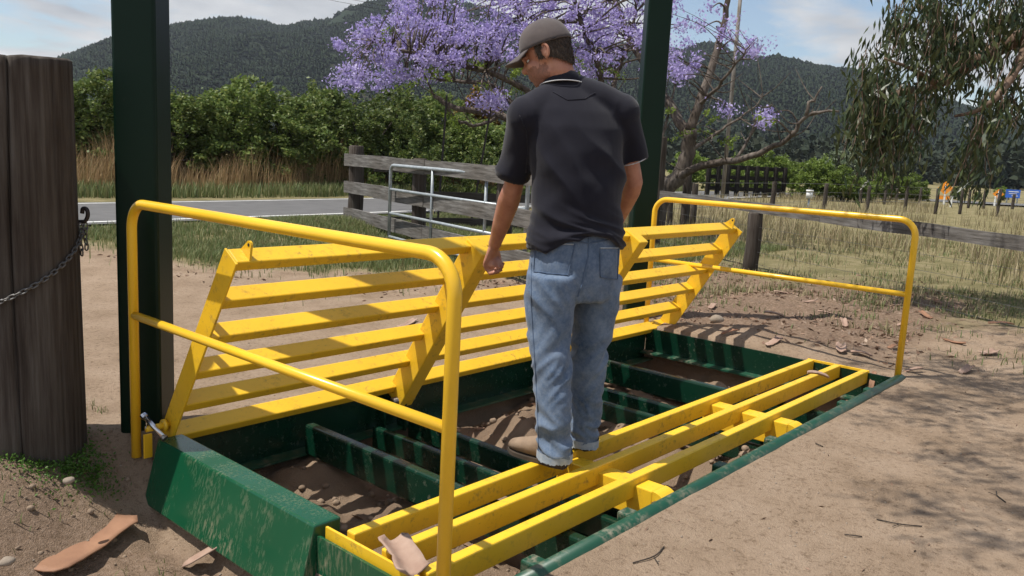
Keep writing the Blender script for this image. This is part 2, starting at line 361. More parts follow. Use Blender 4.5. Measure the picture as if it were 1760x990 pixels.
def np_mesh(name, verts, quads, mat, parent=None):
    me = bpy.data.meshes.new(name); nv = len(verts); nf = len(quads); k = quads.shape[1]
    me.vertices.add(nv); me.vertices.foreach_set('co', np.asarray(verts, np.float32).ravel())
    me.loops.add(nf*k); me.loops.foreach_set('vertex_index', np.asarray(quads, np.int32).ravel())
    me.polygons.add(nf); me.polygons.foreach_set('loop_start', np.arange(0, nf*k, k, dtype=np.int32))
    me.update(calc_edges=True); me.validate()
    return link(name, me, mat, parent)
def empty(name, loc=(0, 0, 0)):
    o = bpy.data.objects.new(name, None); COL.objects.link(o); o.location = loc; o.empty_display_size = 0.1; return o
def tag(o, label, cat, group=None):
    o['label'] = label; o['category'] = cat
    if group: o['group'] = group
    return o
def kind(o, k, label=None):
    o['kind'] = k
    if label: o['label'] = label
    return o
def bezier(pts, n=24):
    """Catmull-Rom through pts"""
    pts = [Vector(p) for p in pts]; P = [2*pts[0]-pts[1]] + pts + [2*pts[-1]-pts[-2]]; out = []
    seg = len(pts)-1
    for i in range(seg):
        m = max(2, n//seg)
        for j in range(m):
            t = j/m; a, b, c, d = P[i:i+4]
            out.append(0.5*((2*b) + (c-a)*t + (2*a-5*b+4*c-d)*t*t + (3*b-a-3*c+d)*t**3))
    out.append(pts[-1]); return out

# ================================================================== GROUND
def axis(fine_lo, fine_hi, step, far):
    a = list(np.arange(fine_lo, fine_hi+1e-6, step)); s = step; x = fine_hi; hi = []
    while x < far: s *= 1.09; x += s; hi.append(x)
    s = step; x = fine_lo; lo = []
    while x > -far: s *= 1.09; x -= s; lo.append(x)
    return np.array(lo[::-1] + a + hi)
PX0, PX1, PY0, PY1 = -0.04, 4.02, -0.60, 1.36
def in_rect(x, y, x0, x1, y0, y1, s):
    return sstep(x0-s, x0+s, x)*(1-sstep(x1-s, x1+s, x))*sstep(y0-s, y0+s, y)*(1-sstep(y1-s, y1+s, y))
def height(x, y):
    x = np.asarray(x, float); y = np.asarray(y, float)
    far = sstep(15, 60, np.hypot(x, y))
    near_amp = 1-sstep(8, 30, np.hypot(x, y))
    h = 0.03*fbm(x*0.9+5, y*0.9)*near_amp + 0.012*fbm(x*5, y*5)*near_amp
    apron = (1-sstep(-0.7, -0.5, y))*sstep(-0.25, 0.25, x)*(1-sstep(3.9, 4.6, x))
    h = h*(1-0.8*apron) - 0.012*apron
    left = (1-sstep(-0.12, -0.02, x))*(1-sstep(0.95, 1.6, y + 0.22*(1-sstep(-0.9, -0.2, x))))
    h = h - left*(0.32 - 0.05*(1-sstep(-1.0, -0.3, x)))
    gully = np.exp(-((x+0.17)/0.09)**2)*(1-sstep(1.3, 1.7, y)); h = h - 0.04*gully
    lump = left*(0.06*np.maximum(0, fbm(x*7+3, y*7, 3)) + 0.022*fbm(x*19, y*19, 3)); h = h + lump
    drive = sstep(1.4, 1.9, y)*(1-sstep(8.5, 11, y)); h = h - 0.05*drive*sstep(-0.5, 0.2, x)
    mound = np.exp(-(((x-4.55)/0.42)**2 + ((y-0.55)/0.55)**2)); h = h + 0.07*mound
    rough_r = sstep(4.1, 4.5, x)*(1-sstep(7.5, 9, x))*sstep(-1.2, 0.1, y)*(1-sstep(3, 5, y)); h = h + rough_r*0.035*np.maximum(-0.3, fbm(x*6, y*6, 4))
    verge = np.exp(-(((x-6.2)/2.2)**2+((y-8.6)/1.2)**2)); h = h + 0.16*verge
    pit = in_rect(x, y, PX0, PX1, PY0, PY1, 0.035)
    pz = -0.35 + 0.17*np.maximum(-0.35, fbm(x*2.6+9, y*2.6+2, 6)) + 0.05*np.maximum(0, fbm(x*11, y*11, 3)) + 0.16*np.exp(-(((x-2.0)/0.28)**2+((y-0.85)/0.3)**2)) + 0.06*np.exp(-(((x-0.3)/0.2)**2+((y-0.75)/0.12)**2)) \
        + 0.05*np.exp(-(((x-3.6)/0.3)**2+((y-0.4)/0.5)**2)) + 0.16*(1-sstep(-0.56, -0.2, y))
    h = h*(1-pit) + pz*pit
    return h
def cover(x, y):
    """r grass, g litter, b pit soil"""
    n = fbm(x*0.35+2, y*0.35+7, 4); n2 = fbm(x*1.3, y*1.3, 4)
    dw = 3.3 + 0.6*n
    dxc = x - (1.9 + 0.10*np.maximum(0, y-2))
    drive = (1-sstep(dw-0.6, dw+0.7, np.abs(dxc)))*(1-sstep(12, 15, y))*(1-sstep(6, 9, -y))
    fore = (1-sstep(0.3, 1.6, y+0.5*n2))*(1-sstep(4.6, 7.2, x+1.2*n2+0.6*y))
    grass = np.clip(1-np.maximum(drive, fore)+0.45*n2, 0, 1)
    grass = np.maximum(grass, (1-sstep(-1.0, 0.2, -(y-5.1)-0.4*(x-2.8)+n2*1.6))*sstep(2.3, 3.1, x+n*0.8)*(1-sstep(9.9, 10.6, y)))
    lit = sstep(4.0, 4.6, x+n2*0.4)*(1-sstep(7.6, 9.6, x+n2*1.5))*sstep(-0.75, 0.0, y+n2*0.5)*(1-sstep(2.6, 4.8, y+n2*2))*0.75
    lit = np.maximum(lit, sstep(0.05, 0.5, -x+n2*0.4)*sstep(-0.2, 0.6, y+n2*0.3)*(1-sstep(2.2, 3.4, y))*0.6)
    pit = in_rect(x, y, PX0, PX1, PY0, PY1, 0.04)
    return np.stack([grass, lit, pit, np.ones_like(pit)], -1)
gx = axis(-2.2, 7.0, 0.033, 5000); gy = axis(-2.4, 4.0, 0.033, 5000)
GX, GY = np.meshgrid(gx, gy, indexing='ij'); GZ = height(GX, GY)
nx, ny = GX.shape
idx = np.arange(nx*ny).reshape(nx, ny)
quads = np.stack([idx[:-1, :-1], idx[1:, :-1], idx[1:, 1:], idx[:-1, 1:]], -1).reshape(-1, 4)
gv = np.stack([GX, GY, GZ], -1).reshape(-1, 3)
ground = np_mesh('ground', gv, quads, 'ground')
ca = ground.data.color_attributes.new('cover', 'FLOAT_COLOR', 'POINT')
ca.data.foreach_set('color', cover(GX, GY).reshape(-1, 4).astype(np.float32).ravel())
ground.data.polygons.foreach_set('use_smooth', [True]*len(ground.data.polygons))
kind(ground, 'structure')
def H(x, y): return float(height(np.array([x]), np.array([y]))[0])
def on_ground(u, v):
    p = on_z(u, v, 0)
    for _ in range(6): p = on_z(u, v, H(p.x, p.y))
    return p

# ------------------------------------------------------------------ road
ctr = bezier([(-60, 6.5, 0), (-25, 9.5, 0), (3, 12.0, 0), (12, 13.0, 0), (26, 15.0, 0), (38, 16.4, 0), (46, 14.0, 0), (54, 6, 0), (60, -8, 0), (66, -40, 0), (80, -120, 0)], 110)
def strip(name, off0, off1, z, mat, parent=None, path=ctr):
    b = MB(); vs = []; fs = []
    for i, p in enumerate(path):
        t = (path[min(i+1, len(path)-1)]-path[max(i-1, 0)]); t.z = 0; t.normalize(); nn = Vector((-t.y, t.x, 0))
        for o in (off0, off1):
            q = p + nn*o; q.z = z + max(0.0, H(q.x, q.y))*0; vs.append(q)
    for i in range(len(path)-1): fs.append((2*i, 2*i+2, 2*i+3, 2*i+1))
    b.add(vs, [tuple(reversed(f)) for f in fs]); return b.build(name, mat, parent)
road = kind(strip('road', -1.9, 1.95, 0.035, 'asphalt'), 'structure')
strip('edge_line', -1.68, -1.57, 0.040, 'line', road)
strip('edge_line', 1.62, 1.72, 0.040, 'line', road)

# ================================================================== CATTLE GRID: green pit frame
BW, BD = 0.046, 0.087
frame = tag(empty('pit_frame', (2, 0.35, -0.1)), 'dark green steel frame of the cattle grid, sunk in the open pit', 'frame')
def part(b, name, mat, parent, smooth=False, bevel=0):
    o = b.build(name, mat, None, smooth, bevel)
    o.parent = parent; o.matrix_parent_inverse = Matrix.Translation(-parent.location); return o
# left end box: flat top, battered outer side
yb0, yb1 = 0.09, 1.245
b = MB(); ztop = 0.004
prof = [(0.045, ztop), (-0.068, ztop), (-0.138, -0.27), (-0.10, -0.27), (0.045, -0.24)]
vs = [(x, yb0, z) for x, z in prof] + [(x, yb1, z) for x, z in prof]
b.add(vs, [(4, 3, 2, 1, 0), (5, 6, 7, 8, 9)] + [(i, (i+1) % 5, 5+(i+1) % 5, 5+i) for i in range(5)])
bx_ = part(b, 'end_box', 'green_streak', frame, bevel=0.007); bx_['label'] = 'green end box with battered side streaked by mud'
# right end channel with lower flange
part(MB().box((4.0, -0.58, -0.20), (4.012, 1.33, -0.015)), 'end_channel', 'green', frame)
part(MB().box((3.91, -0.57, -0.204), (4.0, 1.32, -0.192)), 'channel_flange', 'green_dusty', frame)
# far channel
part(MB().box((0.05, 1.335, -0.26), (4.0, 1.347, -0.06)), 'far_channel', 'green', frame)
part(MB().box((0.05, 1.25, -0.262), (4.0, 1.335, -0.25)), 'channel_flange', 'green_dusty', frame)
# near edge beam: rounded tube lying in the apron
e0, e1 = Vector((-0.08, -0.632, -0.028)), Vector((4.06, -0.604, -0.028))
part(MB().tube([e0, e0.lerp(e1, .33), e0.lerp(e1, .66), e1], 0.037, 14), 'edge_tube', 'green_dusty', frame, True)
part(MB().box((-0.06, -0.60, -0.26), (-0.048, 0.085, -0.035)), 'end_plate', 'green_streak', frame)
# cross joists: channels with top lip and bottom flange
def joist(x, zt, h, w, y0=-0.585, y1=1.25):
    b = MB().box((x-w/2, y0, zt-h), (x+w/2, y1, zt)); o = part(b, 'joist', 'green', frame, bevel=0.012)
    c = MB().box((x+w/2+.001, y0, zt-h-0.001), (x+w/2+0.05, y1-0.02, zt-h+0.009)).build('joist_flange', 'green_dusty'); c.parent = o
    return o
joist(0.72, -0.092, 0.16, 0.055); joist(3.10, -0.092, 0.16, 0.055)
for x in (1.22, 2.62):
    for s in (-0.13, 0.13):
        joist(x+s+0.06, -0.20, 0.12, 0.045)
    part(MB().box((x-0.02, 1.23, -0.27), (x-0.008, 1.30, -0.06)), 'hinge_lug', 'green', frame, bevel=0.003)
    part(MB().box((x+0.13, 1.23, -0.27), (x+0.142, 1.30, -0.06)), 'hinge_lug', 'green', frame, bevel=0.003)
    part(MB().box((x-0.012, -0.60, -0.2), (x, -0.53, -0.05)), 'hinge_lug', 'green', frame, bevel=0.003)
for x in (0.4, 0.98, 1.75, 2.3, 3.3, 3.75):   # short support stubs against the edge tube
    part(MB().box((x-0.035, -0.60, -0.2), (x+0.035, -0.48, -0.055)), 'support_stub', 'green_dusty', frame, bevel=0.008)
part(MB().tube([(4.03, -0.52, -0.06), (4.05, -0.52, -0.06)], 0.022, 8), 'bolt', 'bolt', frame)

# ------------------------------------------------------------------ flat yellow panel
flat = tag(empty('grid_panel', (2, -0.2, -0.04)), 'yellow three-bar grid panel lying flat, the man stands on it', 'grid panel')
SP = 0.1845
for i in range(3):
    y = -i*SP
    part(MB().box((0.0, y-BW, -BD), (4.0, y, 0.0)), 'bar', 'yellow', flat, bevel=0.006)
part(MB().box((-0.034, -2*SP-BW-0.005, -0.118), (-0.0235, 0.075, -0.004)), 'end_plate', 'yellow', flat, bevel=0.002)
part(MB().box((4.0015, -2*SP-BW-0.004, -0.118), (4.012, 0.004, 0.001)), 'end_plate', 'yellow', flat, bevel=0.002)
for x in (1.22, 2.56):
    w = 0.10
    br = part(MB().box((x-w/2, -0.50, -0.165), (x+w/2, 0.0, -0.032)), 'cross_brace', 'yellow', flat, bevel=0.005)
    # rounded pivot end with bolt
    n = 10; vs = []
    for xx in (x-w/2, x+w/2):
        for k in range(n+1):
            a = -math.pi/2*k/n + math.pi/2
            vs.append((xx, -0.501-0.075*math.cos(a), -0.107+0.075*math.sin(a)))
        vs.append((xx, -0.501, -0.165))
    m_ = n+2
    b = MB().add(vs, [tuple(range(m_)), tuple(reversed(range(m_, 2*m_)))] + [(i, m_+i, m_+(i+1) % m_, (i+1) % m_) for i in range(m_)])
    part(b, 'pivot_end', 'yellow', flat)
    bo = part(MB().tube([(x-w/2-0.052, -0.535, -0.085), (x-w/2, -0.535, -0.085)], 0.012, 10), 'pivot_bolt', 'bolt', flat, True)
    c = MB().tube([(x-w/2-0.026, -0.535, -0.085), (x-w/2-0.003, -0.535, -0.085)], 0.027, 6).build('nut', 'bolt'); c.parent = bo

# ------------------------------------------------------------------ raised yellow panel
TH, HY, HZ, PL = 1.0085, 1.293, -0.0513, 1.0513
Dv = Vector((0, -math.cos(TH), math.sin(TH))); Nv = Vector((0, math.sin(TH), math.cos(TH))); HG = Vector((0, HY, HZ))
RX0, RX1 = 0.015, 4.222
raised = tag(empty('grid_panel', (2.1, HY, HZ)), 'yellow six-bar grid panel tilted up on edge, held by the man', 'grid panel')
def pan(x, l, k): return HG + Vector((x, 0, 0)) + Dv*l + Nv*k
for i in range(6):
    l = 0.046 + i*(PL-0.046)/5
    part(MB().obox(pan(RX0, l-BW, 0), (RX1-RX0, 0, 0), Dv*BW, Nv*BD), 'bar', 'yellow', raised, bevel=0.006)
for x in (RX0-0.0115, RX1+0.0015):
    part(MB().obox(pan(x, -0.012, -0.045 if x > 1 else -0.012), (0.010, 0, 0), Dv*(PL+0.014), Nv*(BD+(0.047 if x > 1 else 0.014))), 'end_plate', 'yellow', raised, bevel=0.002)
for x in (1.36, 2.80):
    w = 0.095
    part(MB().obox(pan(x-w/2, -0.04, -0.085), (w, 0, 0), Dv*(PL+0.055), Nv*0.135), 'cross_brace', 'yellow', raised, bevel=0.006)
    part(MB().tube([pan(x-w/2-0.03, -0.02, -0.045), pan(x+w/2+0.03, -0.02, -0.045)], 0.022, 12), 'pivot_bolt', 'bolt', raised, True)
def lug(x):
    vs = []; n = 8
    for xx in (x, x+0.010):
        pts = [(0.075, 0)] + [(0.0375+0.018*math.cos(math.pi*k/n), 0.048+0.018*math.sin(math.pi*k/n)) for k in range(n+1)] + [(0.0, 0)]
        vs += [pan(xx, PL+q, 0.006+p) for p, q in pts]
    m_ = n+3
    return MB().add(vs, [tuple(range(m_)), tuple(reversed(range(m_, 2*m_)))] + [(i, m_+i, m_+(i+1) % m_, (i+1) % m_) for i in range(m_)])
for x in (RX0+0.055, RX1-0.075):
    o = part(lug(x), 'lifting_lug', 'yellow', raised)
    c = MB().tube([pan(x-0.0015, PL+0.05, 0.0435), pan(x+0.0115, PL+0.05, 0.0435)], 0.007, 8).build('hole', 'black'); c.parent = o
# hinge stub at the left foot of the panel
part(MB().tube([pan(-0.10, 0.085, 0.045), pan(RX0-0.012, 0.085, 0.045)], 0.014, 12), 'hinge_stub', 'yellow', raised, True)
part(MB().tube([pan(-0.026, 0.085, 0.045), pan(-0.012, 0.085, 0.045)], 0.028, 14), 'collar', 'yellow', raised, True)
# bright pin lying from the rail foot to the box
pa, pb = on_z(246, 715, 0.10), on_z(284, 754, 0.012)
pa = Vector((-0.085, 1.285, 0.085)); pb = Vector((-0.035, 1.20, 0.016))
pa = at(246, 714, math.hypot(pb.x-CAM[0], pb.y-CAM[1])+0.06); pb = on_z(283, 753, 0.022)
pin = tag(MB().tube([pa, pb], 0.011, 12).build('locking_pin', 'steel', None, True), 'shiny steel locking pin lying slanted on the corner of the green box', 'pin')
ax_ = (pb-pa).normalized(); 
clip = MB().tube([pa+ax_*0.02+Vector((0, 0, .02)), pa+ax_*0.02-Vector((0, 0, .03)), pa+ax_*0.03-Vector((0.01, 0, .036))], 0.0028, 6).build('split_clip', 'steel', pin)
MB().tube([pa-ax_*0.004, pa+ax_*0.012], 0.015, 10).build('head', 'steel', pin)
MB().tube([pb-ax_*0.008, pb+ax_*0.004], 0.015, 10).build('washer', 'bolt', pin)

# ------------------------------------------------------------------ hand rails
def handrail(x, y0, y1, zt, zm, zf0, zf1, label, lean=0.0):
    r = 0.021; rc = 0.11; rail = empty('hand_rail', (x, y1, zf1))
    pts = [(x, y0, zf0), (x, y0, zt-rc)]
    for k in range(1, 8):
        a = math.pi/2*k/8; pts.append((x, y0+rc*(1-math.cos(a)), zt-rc+rc*math.sin(a)))
    pts += [(x, y0+rc, zt), (x, y0+rc+(y1-y0-2*rc)*0.5, zt), (x, y1-rc, zt)]
    for k in range(1, 8):
        a = math.pi/2*k/8; pts.append((x, y1-rc+rc*math.sin(a), zt-rc*(1-math.cos(a))))
    pts += [(x, y1, zt-rc), (x, y1, zf1)]
    part(MB().tube(pts, r, 16), 'bent_pipe', 'yellow_rail', rail, True)
    part(MB().tube([(x, y0+0.012, zm), (x, y1-0.012, zm)], 0.018, 14), 'mid_rail', 'yellow_rail', rail, True)
    part(MB().box((x+0.012, y1-0.05, zf1), (x+0.05, y1-0.04, zf1+0.11)), 'foot_tab', 'yellow_rail', rail, bevel=0.002)
    return tag(rail, label, 'hand rail')
handrail(-0.1085, -0.5889, 1.3632, 1.0229, 0.540, -0.25, -0.10, 'yellow bent-pipe hand rail nearest the camera, beside the log post')
handrail(3.9906+0.05, -0.5889, 1.3632, 1.0229, 0.540, -0.06, -0.08, 'yellow bent-pipe hand rail at the far right end of the grid')

# ------------------------------------------------------------------ green gate posts (turned square to the drive)
def gpost(p, s, label):
    o = empty('steel_post', p)
    a = math.atan2(-0.69, -0.72)
    ux = Vector((math.cos(a), math.sin(a), 0)); uy = Vector((-ux.y, ux.x, 0)); P0 = Vector(p)
    base = P0 - ux*s/2 - uy*s/2 - Vector((0, 0, 0.3))
    part(MB().obox(base, ux*s, uy*s, (0, 0, 4.6)), 'shaft', 'green_post', o, bevel=0.014)
    part(MB().obox(P0-ux*(s/2+.012)-uy*(s/2+.012)+Vector((0, 0, 4.3)), ux*(s+.024), uy*(s+.024), (0, 0, .012)), 'cap_plate', 'green_post', o)
    return tag(o, label, 'post')
gpost((0.02, 1.52, -0.05), 0.185, 'tall dark green square steel post behind the near hand rail')
gpost((4.30, 1.64, -0.05), 0.195, 'tall dark green square steel post behind the man, right of his shoulder')

# ------------------------------------------------------------------ log post with chain
WP = Vector((-0.47, 1.60, 0)); WR = 0.225
log = empty('log_post', (WP.x, WP.y, -0.15))
b = MB(); rings = []; n = 220; zs = [-0.4, -0.1, 0.1, 0.3, 0.6, 0.9, 1.2, 1.45, 1.54, 1.575, 1.585]
for z in zs:
    rr = WR*(1.03-0.035*z) - (0.012 if z > 1.58 else 0)
    row = []
    for j in range(n):
        a = 2*math.pi*j/n
        q = rr*(1+0.005*math.sin(5*a+z)+0.012*mnoise.noise((3*math.cos(a), 3*math.sin(a), z*0.5)))
        for ca_, wd in ((-1.95, 0.026), (0.4, 0.03), (2.4, 0.03), (-1.2, 0.012), (-0.75, 0.010)):   # drying cracks
            dd = (a-ca_+math.pi) % (2*math.pi)-math.pi + 0.05*math.sin(z*2.2)
            q -= (0.03 if wd > 0.02 else 0.008)*math.exp(-(dd/(wd*0.7))**2)
        row.append((WP.x+q*math.cos(a), WP.y+q*math.sin(a), z + ((0.012*math.cos(a) + 0.005*mnoise.noise((4*math.cos(a), 4*math.sin(a), 3.0))) if z > 1.5 else 0)))
    rings.append(row)
for row in rings: b.v += row
for i in range(len(zs)-1):
    for j in range(n): b.f.append((i*n+j, i*n+(j+1) % n, (i+1)*n+(j+1) % n, (i+1)*n+j))
b.f.append(tuple((len(zs)-1)*n+j for j in range(n)))
part(b, 'log', 'wood_v', log, True)
tag(log, 'thick weathered grey-brown log post at the left edge', 'log post')
# hook on the right side of the log (as seen): iron hook
rt = Vector(RIGHT); fw = Vector(FWD)
hk = at(140, 381, 3.95); 
hp = [hk - rt*0.06, hk + rt*0.005, hk + rt*0.022 + Vector((0, 0, 0.012)), hk + rt*0.028 + Vector((0, 0, 0.035)), hk + rt*0.022 + Vector((0, 0, 0.055)), hk+rt*0.008+Vector((0, 0, 0.055)), hk + rt*0.004 + Vector((0, 0, 0.035))]
part(MB().tube(bezier(hp, 24), 0.0085, 8), 'hook', 'rust', log, True)
# chain round the log: links are parts
chain = empty('chain', hk)
def around(t):   # t 0..1 from the hook round the camera side to the left
    vdir = math.atan2(CAM[1]-WP.y, CAM[0]-WP.x)
    a = vdir + math.radians(82) - t*math.radians(150)
    z = 1.0 - 0.30*t**0.75*1.0
    return a, z
pts = []
hz0 = hk.z
for i in range(60):
    t = i/59; vdir = math.atan2(CAM[1]-WP.y, CAM[0]-WP.x)
    a = vdir + math.radians(80) - t*math.radians(165); z = hz0-0.03-0.34*(1-(1-t)**1.7)
    rr = WR*(1.03-0.035*z)+0.012
    pts.append(Vector((WP.x+rr*math.cos(a), WP.y+rr*math.sin(a), z)))
drop = [hk + rt*(0.004*math.sin(i*1.1)) - fw*0.01 - Vector((0, 0, 0.008+i*0.017)) for i in range(10)]
drop2 = [hk + rt*(0.014+0.004*math.sin(i*1.3)) + fw*0.005 - Vector((0, 0, 0.008+i*0.016)) for i in range(8)]
def link_mesh():
    L_, W_, r = 0.0145, 0.0075, 0.0033; path = []
    for k in range(16):
        a = 2*math.pi*k/16; path.append(Vector((math.copysign(L_-W_, math.cos(a)) + W_*math.cos(a) if abs(math.cos(a)) > 1e-6 else 0, W_*math.sin(a), 0)))
    path.append(path[0]); return MB().tube(path, r, 6, False).mesh('chain_link')
LM = link_mesh(); cnt = 0
def run(pts_):
    global cnt
    out = [pts_[0]]; acc = 0; step = 0.0225
    for i in range(1, len(pts_)):
        seg = pts_[i]-pts_[i-1]; L_ = seg.length
        while acc + L_ >= step:
            k = (step-acc)/L_; p = pts_[i-1]+seg*k; out.append(p); seg = pts_[i]-p; L_ = seg.length; acc = 0
            pts_[i-1] = p
        acc += L_
    for i in range(len(out)-1):
        p = (out[i]+out[i+1])/2; d = (out[i+1]-out[i]).normalized()
        q = d.to_track_quat('X', 'Z'); rot = q.to_matrix().to_4x4() @ Matrix.Rotation(math.pi/2*(i % 2)+0.5, 4, 'X')
        o = link('link', LM, 'chain', chain, cnt == 0); cnt += 1
        o.matrix_world = Matrix.Translation(p) @ rot
        o.matrix_parent_inverse = Matrix.Translation(-chain.location); o.matrix_basis = Matrix.Translation(p) @ rot
run(pts); run(drop); run(drop2)
tag(chain, 'iron chain looped round the log post and over its hook', 'chain')

# ================================================================== PERSON
D0 = 3.52
def PP(u, v, df=0.0): return at_depth(u, v, D0+df)
def ang(deg): return Vector((math.cos(math.radians(deg)), math.sin(math.radians(deg)), 0))
UP = Vector((0, 0, 1))
def voxel(mb, name, vox, smooth_iter=6, fac=0.5):
    me = mb.mesh(name+'_raw'); o = bpy.data.objects.new('tmp', me); COL.objects.link(o)
    r = o.modifiers.new('r', 'REMESH'); r.mode = 'VOXEL'; r.voxel_size = vox; r.adaptivity = 0
    if smooth_iter:
        s = o.modifiers.new('s', 'SMOOTH'); s.factor = fac; s.iterations = smooth_iter
    dg = bpy.context.evaluated_depsgraph_get(); ev = o.evaluated_get(dg)
    out = bpy.data.meshes.new_from_object(ev); out.name = name
    bpy.data.objects.remove(o); bpy.data.meshes.remove(me); out.materials.clear()
    out.polygons.foreach_set('use_smooth', [True]*len(out.polygons)); return out
def displace(me, fn):
    me.update(); nv = len(me.vertices); co = np.empty(nv*3); no = np.empty(nv*3)
    me.vertices.foreach_get('co', co); me.vertex_normals.foreach_get('vector', no)
    co = co.reshape(-1, 3); no = no.reshape(-1, 3); d = fn(co, no); co = co + no*d[:, None]
    me.vertices.foreach_set('co', co.ravel()); me.update()
def bvh_of(me):
    return BVHTree.FromPolygons([v.co for v in me.vertices], [p.vertices for p in me.polygons])
def hit(bvh, u, v, off=0.0):
    d = Vector(ray(u, v)).normalized(); loc, nor, i, dist = bvh.ray_cast(Vector(CAM), d)
    if loc is None: return None
    if nor.dot(d) > 0: nor = -nor
    return loc + nor*off

BF = ang(60); BL = Vector((-BF.y, BF.x, 0))          # body forward / left
person = tag(empty('person', (1.13, -0.07, 0.0)), 'man in grey cap, charcoal polo shirt and blue jeans, back turned, gripping the raised panel', 'person')
def ell(c, a, b, lean=None):   # ring across the body
    return (c, BL*a, BF*b)
# ---- jeans
jb = MB()
hip = [(990, 385, 0.05, 0.188, 0.128), (990, 415, 0.05, 0.198, 0.142), (987, 450, 0.05, 0.200, 0.155), (983, 482, 0.05, 0.196, 0.150), (980, 510, 0.05, 0.180, 0.13)]
jb.loft([ell(PP(u, v, d), a, b) for u, v, d, a, b in hip], 28)
legL = [(950, 470, -0.02, 0.108, 0.132), (944, 530, -0.03, 0.100, 0.116), (944, 590, -0.05, 0.090, 0.102), (949, 640, -0.07, 0.084, 0.096), (951, 700, -0.10, 0.080, 0.092), (952, 745, -0.115, 0.078, 0.090), (953, 770, -0.12, 0.077, 0.090), (953, 784, -0.12, 0.074, 0.088)]
legR = [(1028, 470, 0.13, 0.098, 0.130), (1022, 530, 0.13, 0.098, 0.114), (1014, 590, 0.13, 0.086, 0.100), (1010, 640, 0.13, 0.078, 0.092), (1006, 700, 0.13, 0.072, 0.088), (1003, 736, 0.13, 0.072, 0.088), (1001, 760, 0.13, 0.070, 0.086)]
for leg in (legL, legR): jb.loft([ell(PP(u, v, d), a, b) for u, v, d, a, b in leg], 24)
jme = voxel(jb, 'jeans', 0.0085, 7)
ank = PP(953, 800, -0.12).z
def jeans_wr(co, no):
    out = np.zeros(len(co))
    for i, p in enumerate(co):
        z = p[2]; v = Vector(p); low = max(0, 1-abs(z-0.12)/0.2); knee = max(0, 1-abs(z-0.42)/0.22); thigh = max(0, 1-abs(z-0.72)/0.16)
        side = v.dot(Vector(RIGHT))
        w1 = mnoise.noise((v.x*9, v.y*9, z*19 + 9*side)); w2 = mnoise.noise((v.x*8+4, v.y*8, z*13 - 14*side)); w3 = mnoise.noise((v.x*6, v.y*6+3, z*9+12*side))
        r1 = 1-abs(w1)*2.4; r2 = 1-abs(w2)*2.4
        out[i] = low*(0.015*r1) + knee*(0.013*r2+0.006*w1) + thigh*0.013*(1-abs(w3)*2.6) + 0.006*w3 + 0.004*w2 - 0.012*low - 0.008*knee
    return out
displace(jme, jeans_wr)
jeans = link('jeans', jme, 'jeans', person); jeans.matrix_parent_inverse = Matrix.Translation(-person.location)
JB = bvh_of(jme)
def child(o, par, top=person):
    o.parent = par; o.matrix_parent_inverse = Matrix.Translation(-par.location); return o
def seam(pix, bvh, rad, name, mat, par, off=0.0015, n=30):
    P_ = []
    for i in range(len(pix)-1):
        for k in range(n//(len(pix)-1)):
            t = k/(n//(len(pix)-1)); u = pix[i][0]*(1-t)+pix[i+1][0]*t; v = pix[i][1]*(1-t)+pix[i+1][1]*t
            h = hit(bvh, u, v, off)
            if h is not None and (not P_ or (h-P_[-1]).length < 0.08): P_.append(h)
    if len(P_) < 3: return None
    return child(MB().tube(P_, rad, 6).build(name, mat, None, True), par)
def patch(quad, bvh, name, mat, par, off=0.004, n=10):
    (a, b_, c, d) = quad; vs = []; ok = True
    for i in range(n+1):
        for j in range(n+1):
            s, t = j/n, i/n
            u = (a[0]*(1-s)+b_[0]*s)*(1-t)+(d[0]*(1-s)+c[0]*s)*t; v = (a[1]*(1-s)+b_[1]*s)*(1-t)+(d[1]*(1-s)+c[1]*s)*t
            edge = min(s, 1-s, t, 1-t); h = hit(bvh, u, v, off if edge > 0.01 else off*0.2)
            if h is None: return None
            vs.append(h)
    fs = [(i*(n+1)+j, i*(n+1)+j+1, (i+1)*(n+1)+j+1, (i+1)*(n+1)+j) for i in range(n) for j in range(n)]
    o = MB().add(vs, fs).build(name, mat, None, True); return child(o, par)
# pockets with stitched edges
for q in ([(921, 418), (988, 420), (976, 474), (918, 467)], [(1031, 426), (1062, 426), (1060, 480), (1031, 476)]):
    po = patch(q, JB, 'back_pocket', 'jeans', jeans)
    seam([q[0], q[1]], JB, 0.0035, 'pocket_hem', 'denim_pale', jeans, 0.004)
    seam([q[1], q[2], q[3], q[0]], JB, 0.0024, 'pocket_seam', 'denim_seam', jeans, 0.004)
seam([(1012, 400), (1011, 440), (1000, 490), (992, 512)], JB, 0.003, 'seat_seam', 'denim_seam', jeans, 0.002)
seam([(926, 408), (965, 412), (1011, 418), (1050, 412)], JB, 0.0026, 'yoke_seam', 'denim_seam', jeans, 0.002)
seam([(914, 450), (913, 520), (918, 600), (924, 700), (926, 780)], JB, 0.0028, 'side_seam', 'denim_seam', jeans, 0.001, 60)
patch([(1009, 386), (1015, 386), (1015, 402), (1009, 402)], JB, 'belt_loop', 'denim_seam', jeans, 0.006, 4)
# frayed hems
def hem(leg, name):
    u, v, d, a, b_ = leg[-1]; c = PP(u, v, d); n = 70; vs = []; fs = []
    for j in range(n):
        t = 2*math.pi*j/n; p = c + BL*a*1.02*math.cos(t) + BF*b_*1.02*math.sin(t)
        vs += [p + UP*0.028, p - UP*(0.004+0.010*random.random())]
    for j in range(n): fs.append((2*j, 2*j+1, 2*((j+1) % n)+1, 2*((j+1) % n)))
    return child(MB().add(vs, fs).build(name, 'denim_pale', None, True), jeans)
hem(legL, 'frayed_hem'); hem(legR, 'frayed_hem')
